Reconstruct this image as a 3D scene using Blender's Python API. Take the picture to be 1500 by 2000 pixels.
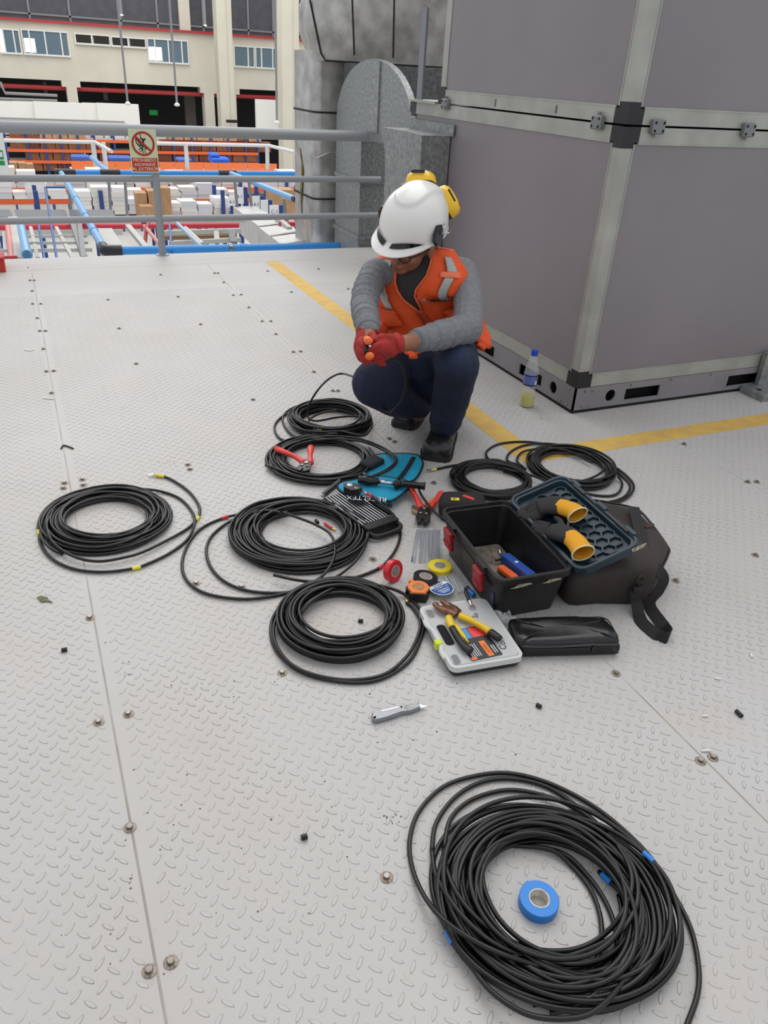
import bpy, math, random
from mathutils import Vector, Matrix
for o in list(bpy.data.objects): bpy.data.objects.remove(o)
SC = bpy.context.scene; COL = SC.collection
V = Vector; R = math.radians; PI = math.pi
# ---------------------------------------------------------------- camera
CAM_H = 1.3; FPX = 1487.2
_p, _r, _y = R(29.906), R(3.422), R(25.49)
CW = V((math.sin(_y)*math.cos(_p), math.cos(_y)*math.cos(_p), -math.sin(_p)))
_rt = V((math.cos(_y), -math.sin(_y), 0)); _up = _rt.cross(CW)
CR = math.cos(_r)*_rt + math.sin(_r)*_up; CU = -math.sin(_r)*_rt + math.cos(_r)*_up
CO = V((0, 0, CAM_H))
cd = bpy.data.cameras.new('camera'); cam = bpy.data.objects.new('camera', cd); COL.objects.link(cam)
cam.matrix_world = Matrix(((CR.x, CU.x, -CW.x, 0), (CR.y, CU.y, -CW.y, 0), (CR.z, CU.z, -CW.z, CAM_H), (0, 0, 0, 1)))
cd.sensor_fit = 'VERTICAL'; cd.sensor_height = 24; cd.lens = 24*FPX/2000; cd.clip_start = .02; cd.clip_end = 200
SC.camera = cam
# ---------------------------------------------------------------- light
w = bpy.data.worlds.new('hall_air'); SC.world = w; w.use_nodes = True
w.node_tree.nodes['Background'].inputs[0].default_value = (.93, .96, 1, 1)
w.node_tree.nodes['Background'].inputs[1].default_value = .5
def area(name, loc, size, sy, power, target):
    l = bpy.data.lights.new(name, 'AREA'); l.shape = 'RECTANGLE'; l.size = size; l.size_y = sy; l.energy = power; l.color = (1, .985, .96)
    o = bpy.data.objects.new(name, l); COL.objects.link(o); o.location = loc
    o.rotation_euler = (V(target)-V(loc)).to_track_quat('-Z', 'Y').to_euler()
area('roof_skylight', (4.0, 4.6, 8.5), 6, 8, 230, (1.0, 2.0, 0))
area('roof_skylight', (8, 36, 15), 22, 40, 4000, (8, 36, -6))
area('roof_skylight', (1, 13, 11), 8, 8, 150, (1, 13, -4))
SC.view_settings.view_transform = 'Standard'; SC.view_settings.look = 'None'
SC.view_settings.gamma = 1; SC.view_settings.use_curve_mapping = False; SC.view_settings.exposure = .58
# ---------------------------------------------------------------- surveying: a picture point to a place in the hall
def ray(x, y): return (x-750)/FPX*CR - (y-1000)/FPX*CU + CW
def G(x, y, z=0.0): d = ray(x, y); return CO + d*((z-CAM_H)/d.z)
def GY(x, y, Y): d = ray(x, y); return CO + d*(Y/d.y)
def GX(x, y, X): d = ray(x, y); return CO + d*(X/d.x)
def GD(x, y, t): return CO + ray(x, y)*t
def zm(ox, oy, s, pts): return [(ox+s*q[0], oy+s*q[1]) + tuple(q[2:]) for q in pts]
def Gs(pts, z=0.006): return [G(q[0], q[1], q[2] if len(q) > 2 else z) for q in pts]
# ---------------------------------------------------------------- materials
def lin(c):
    c = c/255; return c/12.92 if c <= .04045 else ((c+.055)/1.055)**2.4
def rgb(h): return tuple(lin(x) for x in h) + (1,)
MATS = {}
def M(name, c, rough=.5, metal=0, var=0, vs=12, bump=0, bs=150, c2=None, trans=0, emit=0, coat=0, alpha=1, wave=0, sheen=0, vdetail=4):
    if name in MATS: return MATS[name]
    m = bpy.data.materials.new(name); m.use_nodes = True; nt = m.node_tree; b = nt.nodes['Principled BSDF']
    b.inputs['Base Color'].default_value = rgb(c); b.inputs['Roughness'].default_value = rough; b.inputs['Metallic'].default_value = metal
    if trans: b.inputs['Transmission Weight'].default_value = trans
    if emit:
        b.inputs['Emission Color'].default_value = rgb(c); b.inputs['Emission Strength'].default_value = emit
    if coat: b.inputs['Coat Weight'].default_value = coat; b.inputs['Coat Roughness'].default_value = .15
    if alpha < 1: b.inputs['Alpha'].default_value = alpha
    if sheen: b.inputs['Sheen Weight'].default_value = sheen
    tc = nt.nodes.new('ShaderNodeTexCoord')
    if var or c2:
        n = nt.nodes.new('ShaderNodeTexNoise'); n.inputs['Scale'].default_value = vs; n.inputs['Detail'].default_value = vdetail
        rp = nt.nodes.new('ShaderNodeValToRGB'); rp.color_ramp.elements[0].position = .35; rp.color_ramp.elements[1].position = .68
        a = c2 or tuple(max(0, x*(1-var)) for x in c); z = c if c2 else tuple(min(255, x*(1+var*.6)) for x in c)
        rp.color_ramp.elements[0].color = rgb(a); rp.color_ramp.elements[1].color = rgb(z)
        nt.links.new(tc.outputs['Object'], n.inputs['Vector']); nt.links.new(n.outputs['Fac'], rp.inputs['Fac']); nt.links.new(rp.outputs['Color'], b.inputs['Base Color'])
    if bump or wave:
        bp = nt.nodes.new('ShaderNodeBump'); bp.inputs['Strength'].default_value = bump or wave; bp.inputs['Distance'].default_value = .002
        n2 = nt.nodes.new('ShaderNodeTexNoise' if not wave else 'ShaderNodeTexWave'); n2.inputs['Scale'].default_value = bs
        if wave: n2.inputs['Distortion'].default_value = 6; n2.inputs['Detail'].default_value = 2
        nt.links.new(tc.outputs['Object'], n2.inputs['Vector']); nt.links.new(n2.outputs[0 if not wave else 1], bp.inputs['Height']); nt.links.new(bp.outputs['Normal'], b.inputs['Normal'])
    MATS[name] = m; return m
# ---------------------------------------------------------------- mesh helpers
class MB:
    def __init__(s): s.v = []; s.f = []; s.mi = []
    def add(s, vs, fs, mi=0):
        o = len(s.v); s.v += [V(x) for x in vs]; s.f += [tuple(i+o for i in f) for f in fs]; s.mi += [mi]*len(fs); return s
    def box(s, x0, x1, y0, y1, z0, z1, mi=0, T=None):
        vs = [V((x, y, z)) for z in (z0, z1) for x, y in ((x0, y0), (x1, y0), (x1, y1), (x0, y1))]
        if T is not None: vs = [T @ q for q in vs]
        return s.add(vs, [(3, 2, 1, 0), (4, 5, 6, 7), (0, 1, 5, 4), (1, 2, 6, 5), (2, 3, 7, 6), (3, 0, 4, 7)], mi)
    def loft(s, rings, caps=True, closed=False, mi=0):
        n = len(rings[0]); vs = [p for r in rings for p in r]; fs = []
        m = len(rings)
        for i in range(m if closed else m-1):
            for j in range(n):
                a, b = i*n+j, i*n+(j+1) % n; c, d = ((i+1) % m)*n+(j+1) % n, ((i+1) % m)*n+j
                fs.append((a, b, c, d))
        if caps and not closed: fs += [tuple(range(n-1, -1, -1)), tuple(range((m-1)*n, m*n))]
        return s.add(vs, fs, mi)
    def tube(s, pts, r, n=8, closed=False, caps=True, mi=0, flat=1.0, upv=None):
        pts = [V(p) for p in pts]; m = len(pts); rings = []; pu = None
        for i, p in enumerate(pts):
            a = pts[(i-1) % m] if (closed or i > 0) else pts[0]; b = pts[(i+1) % m] if (closed or i < m-1) else pts[-1]
            t = (b-a)
            t = t.normalized() if t.length > 1e-9 else V((0, 0, 1))
            if upv is not None: u = V(upv)
            else: u = pu if pu is not None else (V((0, 0, 1)) if abs(t.z) < .9 else V((1, 0, 0)))
            u = (u - t*u.dot(t)); u = u.normalized() if u.length > 1e-6 else t.orthogonal().normalized()
            pu = u; q = t.cross(u); rr = r[i] if isinstance(r, (list, tuple)) else r
            rx, ry = rr if isinstance(rr, (list, tuple)) else (rr, rr*flat)
            rings.append([p + q*(rx*math.cos(2*PI*k/n)) + u*(ry*math.sin(2*PI*k/n)) for k in range(n)])
        return s.loft(rings, caps, closed, mi)
    def lathe(s, prof, n=24, T=None, mi=0, caps=True):
        rings = [[V((r*math.cos(2*PI*k/n), r*math.sin(2*PI*k/n), z)) for k in range(n)] for r, z in prof]
        if T is not None: rings = [[T @ q for q in r] for r in rings]
        return s.loft(rings, caps, False, mi)
    def prism(s, poly, z0, z1, T=None, mi=0, inset=0):
        rings = [[V((x, y, z0)) for x, y in poly], [V((x, y, z1)) for x, y in poly]]
        if inset:
            cx = sum(p[0] for p in poly)/len(poly); cy = sum(p[1] for p in poly)/len(poly)
            ins = [(cx+(x-cx)*(1-inset/max(1e-6, math.hypot(x-cx, y-cy))), cy+(y-cy)*(1-inset/max(1e-6, math.hypot(x-cx, y-cy)))) for x, y in poly]
            h = min(inset, (z1-z0)*.3)
            rings = [[V((x, y, z0)) for x, y in ins], [V((x, y, z0+h)) for x, y in poly], [V((x, y, z1-h)) for x, y in poly], [V((x, y, z1)) for x, y in ins]]
        if T is not None: rings = [[T @ q for q in r] for r in rings]
        return s.loft(rings, True, False, mi)
    def rbox(s, sx, sy, z0, z1, r=.01, e=.003, T=None, mi=0, sx1=None, sy1=None, n=4):
        sx1 = sx1 or sx; sy1 = sy1 or sy; rings = []
        for t, z, ins in ((0, z0, e), (0, z0+e, 0), (1, z1-e, 0), (1, z1, e)):
            rings.append([V((x, y, z)) for x, y in rrect((sx1 if t else sx)-2*ins, (sy1 if t else sy)-2*ins, max(r-ins, .0005), n)])
        if T is not None: rings = [[T @ q for q in rg] for rg in rings]
        return s.loft(rings, True, False, mi)
    def sphere(s, c, r, n=12, m=8, mi=0, sc=(1, 1, 1), T=None):
        c = V(c); prof = [(max(1e-5, math.sin(PI*i/m)), -math.cos(PI*i/m)) for i in range(m+1)]
        TT = Matrix.Translation(c) @ Matrix.Diagonal((r*sc[0], r*sc[1], r*sc[2], 1))
        if T is not None: TT = T @ TT
        return s.lathe(prof, n, TT, mi)
    def xf(s, T): s.v = [T @ q for q in s.v]; return s
def rrect(sx, sy, r, n=4):
    r = min(r, sx/2-1e-4, sy/2-1e-4); out = []
    for cx, cy, a0 in ((sx/2-r, sy/2-r, 0), (-sx/2+r, sy/2-r, 90), (-sx/2+r, -sy/2+r, 180), (sx/2-r, -sy/2+r, 270)):
        for k in range(n+1): a = R(a0+90*k/n); out.append((cx+r*math.cos(a), cy+r*math.sin(a)))
    return out
def circ(r, n=24, cx=0, cy=0): return [(cx+r*math.cos(2*PI*k/n), cy+r*math.sin(2*PI*k/n)) for k in range(n)]
def crom(pts, sub=6, closed=False):
    pts = [V(p) for p in pts]; n = len(pts); out = []
    for i in range(n if closed else n-1):
        p1, p2 = pts[i], pts[(i+1) % n]
        p0 = pts[(i-1) % n] if closed or i > 0 else p1*2-p2
        p3 = pts[(i+2) % n] if closed or i < n-2 else p2*2-p1
        for k in range(sub):
            t = k/sub
            out.append(.5*((2*p1) + (p2-p0)*t + (2*p0-5*p1+4*p2-p3)*t*t + (3*p1-p0-3*p2+p3)*t**3))
    if not closed: out.append(pts[-1])
    return out
def frame(o, x, yh=(0, 0, 1), zh=None):
    """x axis along x, z axis as near zh as can be (or y near yh)"""
    x = V(x).normalized()
    if zh is not None: z = V(zh); z = (z-x*z.dot(x)).normalized(); y = z.cross(x)
    else: y = V(yh); y = (y-x*y.dot(x)).normalized(); z = x.cross(y)
    o = V(o); return Matrix(((x.x, y.x, z.x, o.x), (x.y, y.y, z.y, o.y), (x.z, y.z, z.z, o.z), (0, 0, 0, 1)))
def rz(o, a): return Matrix.Translation(V(o)) @ Matrix.Rotation(a, 4, 'Z')
ORG = {}
def org(p):
    if p is None: return V((0, 0, 0))
    return ORG.get(p.name, V((0, 0, 0)))
def link(name, me, parent=None):
    o = bpy.data.objects.new(name, me); COL.objects.link(o); o.parent = parent
    ORG[o.name] = org(parent).copy(); return o
def obj(name, mb, mat, parent=None, smooth=0, world=True, origin=None):
    """one mesh object; geometry given in hall coordinates (world) or in the parent's own"""
    me = bpy.data.meshes.new(name)
    off = org(parent) if world else V((0, 0, 0))
    if parent is None and origin is None and mb.v:
        xs = [q.x for q in mb.v]; ys = [q.y for q in mb.v]; zs = [q.z for q in mb.v]
        origin = V(((min(xs)+max(xs))/2, (min(ys)+max(ys))/2, min(zs)))
    if parent is None: off = V(origin)
    me.from_pydata([q-off for q in mb.v], [], mb.f)
    for m in (mat if isinstance(mat, (list, tuple)) else [mat]): me.materials.append(m)
    if any(mb.mi): me.polygons.foreach_set('material_index', mb.mi)
    if smooth:
        me.polygons.foreach_set('use_smooth', [True]*len(me.polygons))
        if smooth < 180: me.set_sharp_from_angle(angle=R(smooth))
    me.update()
    o = link(name, me, parent)
    if parent is None: o.location = off; ORG[o.name] = off.copy()
    return o
def tag(o, label=None, cat=None, group=None, kind=None):
    if label: o['label'] = label
    if cat: o['category'] = cat
    if group: o['group'] = group
    if kind: o['kind'] = kind
    return o
def thing(name, label, cat, loc=(0, 0, 0), rot=0, group=None, kind=None):
    o = bpy.data.objects.new(name, None); COL.objects.link(o); o.location = loc; o.rotation_euler = (0, 0, rot); o.empty_display_size = .05
    ORG[o.name] = V(loc); return tag(o, label, cat, group, kind)
def struct(name, mb, mat, smooth=0, label=None): return tag(obj(name, mb, mat, None, smooth), label, None, None, 'structure')
def dup(o, loc, parent=None, name=None):
    c = o.copy(); COL.objects.link(c); c.location = loc
    if parent is not None: c.parent = parent
    return c
def text_mb(s, size, T, depth=0, mi=0):
    cu = bpy.data.curves.new('lettering', 'FONT'); cu.body = s; cu.size = size; cu.align_x = 'CENTER'; cu.align_y = 'CENTER'; cu.resolution_u = 3
    t = bpy.data.objects.new('lettering', cu); COL.objects.link(t)
    bpy.context.view_layer.update(); me = bpy.data.meshes.new_from_object(t.evaluated_get(bpy.context.evaluated_depsgraph_get()))
    mb = MB(); mb.add([T @ q.co for q in me.vertices], [tuple(p.vertices) for p in me.polygons], mi)
    bpy.data.objects.remove(t); bpy.data.meshes.remove(me); return mb
def remesh(o, vox, smooth=4):
    r = o.modifiers.new('r', 'REMESH'); r.mode = 'VOXEL'; r.voxel_size = vox; r.use_smooth_shade = True
    if smooth: s = o.modifiers.new('s', 'SMOOTH'); s.iterations = smooth; s.factor = .5
    bpy.context.view_layer.update()
    me = bpy.data.meshes.new_from_object(o.evaluated_get(bpy.context.evaluated_depsgraph_get()))
    for m in list(o.modifiers): o.modifiers.remove(m)
    old = o.data; o.data = me; me.name = old.name; bpy.data.meshes.remove(old); return o
# ================================================================ materials
def floor_mat():
    m = bpy.data.materials.new('painted_tread_plate'); m.use_nodes = True; nt = m.node_tree; b = nt.nodes['Principled BSDF']; N = nt.nodes.new; L = nt.links.new
    b.inputs['Roughness'].default_value = .5
    tc = N('ShaderNodeTexCoord')
    def noise(s, d, ro=.5):
        n = N('ShaderNodeTexNoise'); n.inputs['Scale'].default_value = s; n.inputs['Detail'].default_value = d; n.inputs['Roughness'].default_value = ro
        L(tc.outputs['Object'], n.inputs['Vector']); return n
    def ramp(n, a, c, ca, cc):
        r = N('ShaderNodeValToRGB'); r.color_ramp.elements[0].position = a; r.color_ramp.elements[1].position = c
        r.color_ramp.elements[0].color = ca; r.color_ramp.elements[1].color = cc; L(n.outputs['Fac'], r.inputs['Fac']); return r
    base = ramp(noise(1.4, 6), .3, .7, rgb((186, 181, 176)), rgb((194, 192, 191)))
    d1 = ramp(noise(3.1, 8, .65), .56, .78, (0, 0, 0, 1), (1, 1, 1, 1)); d2 = ramp(noise(16, 7, .7), .62, .74, (0, 0, 0, 1), (1, 1, 1, 1))
    d3 = ramp(noise(55, 4, .6), .70, .76, (0, 0, 0, 1), (1, 1, 1, 1))
    prev = base.outputs['Color']
    for d, c, k in ((d1, (196, 178, 158), .5), (d2, (176, 150, 128), .3), (d3, (140, 118, 100), .45)):
        mx = N('ShaderNodeMix'); mx.data_type = 'RGBA'; mu = N('ShaderNodeMath'); mu.operation = 'MULTIPLY'; mu.inputs[1].default_value = k
        L(d.outputs['Color'], mu.inputs[0]); L(mu.outputs[0], mx.inputs[0]); L(prev, mx.inputs[6]); mx.inputs[7].default_value = rgb(c); prev = mx.outputs[2]
    L(prev, b.inputs['Base Color'])
    bp = N('ShaderNodeBump'); bp.inputs['Strength'].default_value = .12; bp.inputs['Distance'].default_value = .002
    L(noise(60, 5).outputs['Fac'], bp.inputs['Height']); L(bp.outputs['Normal'], b.inputs['Normal'])
    return m
FLOOR = floor_mat()
LUGSIDE = M('lug_side_tone', (176, 170, 164), .7, var=.15, vs=6)  # side faces of the lugs, slightly darker than the plate
STEEL = M('zinc_steel', (150, 146, 140), .35, .9, var=.2, vs=60)
RUSTY = M('rusty_washer', (152, 138, 124), .6, .4, var=.3, vs=200)
PANEL = M('grey_coated_panel', (134, 128, 132), .38, .0, var=.03, vs=2, bump=.02, bs=300)
FRAME = M('aluminium_frame', (170, 170, 162), .45, .25, var=.06, vs=8)
BLACKP = M('black_plastic', (26, 25, 27), .45, bump=.05, bs=400)
RUBBER = M('black_rubber', (18, 18, 18), .8)
BASEG = M('grey_base_steel', (140, 136, 140), .45, .1, var=.05, vs=6)
GALV = M('galvanised_sheet', (158, 160, 158), .42, .4, var=.2, vs=45, c2=(126, 130, 130), vdetail=2)
FOIL = M('foil_wrap', (184, 182, 178), .32, .5, var=.14, vs=7, bump=.5, bs=9)
GREYP = M('grey_pipe_paint', (150, 152, 156), .4)
YELLOW = M('yellow_floor_paint', (226, 186, 92), .6, var=.1, vs=14, c2=(206, 170, 96), bump=.08, bs=120)
DARKIN = M('dark_inside', (14, 13, 14), .9)
# ================================================================ floor
fl = MB(); xs = [-3.6, -2.4, -1.2, .005, 1.21, 2.41, 3.61, 4.8]; FY0, FY1 = -1.0, 6.24
sub = MB().box(-3.6, 4.8, FY0, FY1, -.12, -.008)
floor = struct('floor', sub, M('deck_steel_below', (120, 112, 104), .7))
ysp = [-1.0, 6.24]
for i in range(len(xs)-1):
    for j in range(1):
        g = .0007
        p = MB().box(xs[i]+g, xs[i+1]-g, ysp[j]+(g if j else 0), ysp[j+1], -.006, 0)
        obj('deck_plate', p, FLOOR, floor)
for x in xs[1:-1]: obj('seam_sealant', MB().tube([(x, FY0, -.0004), (x, 6.2, -.0004)], [(.0032, .0008)]*2, 8), M('grimy_sealant', (188, 183, 178), .7, var=.22, vs=7, c2=(164, 154, 144)), floor, 180)
# folded edge sheet along the open side
eg = MB(); prof = [(5.86, .0005), (5.88, .004), (6.235, .004), (6.245, -.01), (6.245, -.2), (6.235, -.2), (6.235, -.002), (5.88, -.002)]
eg.loft([[V((x, y, z)) for y, z in prof] for x in (-3.6, 4.8)])
obj('edge_sheet', eg, FLOOR, floor)
for k in range(5): obj('sheet_rib', MB().tube([(-3.6, 5.9+k*.07, .002), (4.8, 5.9+k*.07, .002)], [(.012, .0035)]*2, 6), FLOOR, floor)
# raised lugs of the tread plate
PL = .040
def lug_geo():
    n = 8; ring = []
    for (l, wd, z) in ((.0135, .0044, 0), (.0110, .0034, .0009)):
        r = []
        for k in range(n):
            a = 2*PI*k/n; c, s_ = math.cos(a), math.sin(a)
            r.append(V((l*c, wd*s_*(1-.25*c*c), z)))
        ring.append(r)
    return ring
LR = lug_geo()
lugs = []
random.seed(4)
for i in range(-45, 80):
    for j in range(-20, 122):
        for k in (0, 1):
            x = (i+.5*k)*PL; y = .3+(j+.5*k)*PL
            if x > 3.2 or (x > 2.1 and y > 2.55): continue
            if min(abs(x-q) for q in xs) < .016: continue
            wd = (V((x, y, 0))-CO).length if y > .55 and -.35 < x-.43*y < 1.2 else 50+random.random()
            lugs.append((wd, x, y, R(-45 if k else 45)+random.uniform(-.06, .06)))
lugs.sort()
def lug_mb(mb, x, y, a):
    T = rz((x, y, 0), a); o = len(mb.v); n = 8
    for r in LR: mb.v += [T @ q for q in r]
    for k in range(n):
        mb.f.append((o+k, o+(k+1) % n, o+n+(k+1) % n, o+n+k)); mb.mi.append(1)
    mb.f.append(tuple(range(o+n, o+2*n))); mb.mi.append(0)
lm = MB(); lug_mb(lm, 0, 0, 0)
first = None
for (wd, x, y, a) in lugs[:300]:
    if first is None: first = obj('tread_lug', lm, [FLOOR, LUGSIDE], floor, world=False); o = first
    else: o = dup(first, (0, 0, 0), floor)
    o.location = V((x, y, 0))-floor.location; o.rotation_euler = (0, 0, a)
rest = MB()
for (wd, x, y, a) in lugs[300:]: lug_mb(rest, x, y, a)
tag(obj('tread_lug_field', rest, [FLOOR, LUGSIDE], floor), kind='stuff')
# bolts of the deck
bm_ = MB(); bm_.lathe([(.0125, 0), (.0125, .0015), (.009, .0025)], 16, mi=1); bm_.prism(circ(.0068, 6), .0025, .0078, inset=.001)
bolt0 = None
bpx = [(193, 1411), (251, 1395), (254, 1617), (292, 1897), (334, 1880), (755, 1714), (551, 1315), (472, 1147), (1368, 1487), (1392, 1480), (1203, 1316), (176, 1207), (126, 944), (124, 954), (161, 937), (163, 948), (367, 908), (371, 917), (728, 1093), (1122, 1580), (55, 524), (59, 548), (67, 548), (63, 569), (64, 594), (80, 594), (73, 622), (78, 647), (89, 647), (85, 682), (91, 726), (105, 725), (101, 768), (211, 586), (348, 580), (314, 537), (419, 534), (426, 534), (437, 552), (456, 577), (471, 576), (486, 601), (512, 628), (529, 628), (539, 653), (573, 688), (587, 687), (613, 727), (233, 642), (392, 634), (266, 711), (494, 781), (523, 530), (569, 571), (650, 764), (660, 764), (760, 857), (770, 863), (847, 944), (1320, 1135), (1460, 942), (1478, 942), (1475, 1085), (680, 565), (622, 526), (1336, 868), (668, 1088), (383, 1140)]
for q in bpx:
    P = G(*q)
    if bolt0 is None: bolt0 = obj('bolt', bm_, [STEEL, RUSTY], floor, 30, world=False); o = bolt0
    else: o = dup(bolt0, (0, 0, 0), floor)
    o.location = P-floor.location; o.rotation_euler = (0, 0, random.random())
# yellow safety lines
ym = MB().box(1.655, 1.762, 2.21, 5.86, 0, .0012); struct('trim_1', ym, YELLOW, label='yellow painted walkway line along the unit side')
ym = MB().box(1.762, 4.8, 2.21, 2.312, 0, .0012); struct('trim_2', ym, YELLOW, label='yellow painted walkway line in front of the unit')
# ================================================================ air handling unit
UX, UY = 2.15, 2.587; UXE = 4.6; LYE = 4.46; UYE = 4.12; ZS = 1.176
u = thing('air_handling_unit', 'big grey panelled ventilation unit with aluminium frame and black corner blocks', 'ventilation unit', (UX+1.2, UY+.9, 0))
pt = .055
def rail(name, *a): return obj(name, MB().box(*a), FRAME, u)
for (z0, z1, ye, nm) in ((.122, ZS-.004, LYE, 0), (ZS+.004, 2.45, UYE, 1)):
    # corner posts
    for (px_, py_) in ((UX, UY), (UX, ye-pt), (UXE-pt, UY)):
        po = obj('frame_post', MB().box(px_, px_+pt, py_, py_+pt, z0+.055, z1-.055), FRAME, u)
        if (px_, py_) == (UX, UY):
            obj('post_lip', MB().box(px_+pt, px_+pt+.006, py_-.002, py_+.004, z0+.06, z1-.06), FRAME, po)
            obj('post_lip', MB().box(px_-.002, px_+.004, py_+pt, py_+pt+.006, z0+.06, z1-.06), FRAME, po)
        for zc in (z0, z1-.055):
            b = MB().box(px_-.001, px_+pt+.001, py_-.001, py_+pt+.001, zc, zc+.055)
            e = .022
            b.box(px_-.0008, px_+pt+e, py_-.0008, py_+.01, zc+(.0 if zc == z0 else .0), zc+.055); b.box(px_-.0008, px_+.01, py_, py_+pt+e, zc, zc+.055)
            b.box(px_-.0012, px_+pt, py_-.0012, py_+pt, zc-(.02 if zc > z0 else 0), zc+.055+(.02 if zc == z0 else 0))
            obj('corner_block', b, BLACKP, u)
    for zc in (z0, z1-.055):
        r1 = rail('frame_rail', UX+pt+.02, UXE-pt, UY, UY+pt, zc, zc+.055); r2 = rail('frame_rail', UX, UX+pt, UY+pt+.02, ye-pt, zc, zc+.055)
        zl = zc+.055 if zc == z0 else zc-.006
        obj('rail_lip', MB().box(UX+pt+.02, UXE-pt, UY-.002, UY+.004, zl, zl+.006), FRAME, r1); obj('rail_lip', MB().box(UX-.002, UX+.004, UY+pt+.02, ye-pt, zl, zl+.006), FRAME, r2)
    obj('front_panel', MB().box(UX+pt+.004, UXE-pt, UY+.004, UY+.03, z0+.06, z1-.06), PANEL, u)
    obj('side_panel', MB().box(UX+.004, UX+.03, UY+pt+.004, ye-pt, z0+.06, z1-.06), PANEL, u)
    obj('rear_panel', MB().box(UX+.01, UXE, ye-.03, ye-.004, z0+.01, z1-.003), PANEL, u)
    obj('top_panel', MB().box(UX+.004, UXE-.02, UY+.01, ye-.004, z1-.012, z1-.002), FRAME, u)
obj('end_panel', MB().box(UXE-.02, UXE, UY, UYE, .13, 2.44), PANEL, u)
# ledge lip left free behind the set-back upper box
obj('ledge_lip', MB().box(UX-.02, UX+.4, 4.14, LYE+.02, ZS-.006, ZS+.006), FRAME, u)
# clamps on the seam
def clamp(P, ax):
    d = V((1, 0, 0)) if ax == 'x' else V((0, 1, 0)); nrm = V((0, -1, 0)) if ax == 'x' else V((-1, 0, 0))
    T = frame(P, d, zh=nrm); c = obj('seam_clamp', MB().rbox(.062, .05, 0, .024, .006, .004, T), M('cast_grey_clamp', (128, 130, 132), .5, .3), u, 30)
    for sx in (-1, 1):
        for sy in (-1, 1): obj('clamp_hole', MB().lathe([(.0055, .0), (.0055, .0008)], 12, T @ Matrix.Translation((sx*.02, sy*.014, .0238))), DARKIN, c)
    obj('clamp_screw', MB().prism(circ(.007, 6), 0, .014, T @ Matrix.Translation((0, -.024, .012)) @ Matrix.Rotation(R(90), 4, 'X')), STEEL, c)
clamp((UX+.145, UY, ZS), 'x'); clamp((UX+.62, UY, ZS), 'x'); clamp((UX, UY+.155, ZS), 'y'); clamp((UX, 4.03, ZS), 'y')
for yq in (3.05, 3.55): obj('seam_rivet', MB().box(UX-.004, UX, yq-.004, yq+.004, ZS+.015, ZS+.045), STEEL, u)
# base with cut-outs
def base_side(ax, L, slots, circs):
    """strip z .016-.12 split round its openings"""
    b = MB(); cuts = sorted([(a, c, .036, .09) for a, c in slots] + [(c-.028, c+.028, .04, .096) for c in circs]); pos = 0
    def q(a, c, z0, z1):
        if ax == 'x': b.box(UX-.004+a, UX-.004+c, UY-.004, UY+.004, z0, z1)
        else: b.box(UX-.004, UX+.004, UY-.004+a, UY-.004+c, z0, z1)
    for a, c, z0, z1 in cuts:
        q(pos, a, .016, .12); q(a, c, .016, z0); q(a, c, z1, .12); pos = c
    q(pos, L, .016, .12)
    for c in circs:      # fill the corners so that the opening is round
        for sx in (-1, 1):
            for sz in (-1, 1):
                pts = [(0.028*sx, .028*sz)] + [(.028*sx*math.cos(R(t)), .028*sz*math.sin(R(t))) for t in range(0, 91, 15)]
                for k in range(1, len(pts)-1):
                    tri = [pts[0], pts[k], pts[k+1]]; vs = []
                    for off in (-.004, .004):
                        for (p_, z_) in tri:
                            vs.append((UX-.004+c+p_, UY+off, .068+z_) if ax == 'x' else (UX+off, UY-.004+c+p_, .068+z_))
                    b.add(vs, [(0, 1, 2), (5, 4, 3), (0, 3, 4, 1), (1, 4, 5, 2), (2, 5, 3, 0)])
    return b
obj('base_frame', base_side('x', UXE-UX, [(.29, .495), (.93, 1.19), (1.6, 1.86)], [.205]), BASEG, u)
obj('base_frame', base_side('y', LYE-UY, [(.26, .455), (.70, .93), (1.3, 1.5)], [.165]), BASEG, u)
obj('base_inside', MB().box(UX+.05, UXE, UY+.05, LYE, .016, .118), DARKIN, u)
obj('rubber_strip', MB().box(UX+.0, UXE, UY+.0, LYE, 0, .016), RUBBER, u)
for (a, z) in ((.05, .105), (.09, .105), (.05, .03), (.085, .03), (.31, .11), (.55, .112), (.8, .112)):
    obj('base_bolt', MB().sphere((UX+a, UY-.005, z), .006, 8, 6), STEEL, u, 60)
for (a, z) in ((.045, .105), (.09, .03), (.045, .03)): obj('base_bolt', MB().sphere((UX-.005, UY+a, z), .006, 8, 6), STEEL, u, 60)
# galvanised angle foot at the front
fo = thing('angle_bracket', 'galvanised steel angle foot at the far front end of the ventilation unit', 'bracket', (3.3, 2.5, 0))
P = G(1466, 772)
obj('foot_plate', MB().box(3.17, 3.6, 2.43, 2.575, .0, .035), GALV, fo)
obj('upright_plate', MB().box(3.26, 3.6, 2.55, 2.575, .035, .2), GALV, fo)
obj('bolt_hole', MB().lathe([(.013, .0352), (.013, .036)], 12, Matrix.Translation((3.215, 2.5, 0))), DARKIN, fo)
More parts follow.
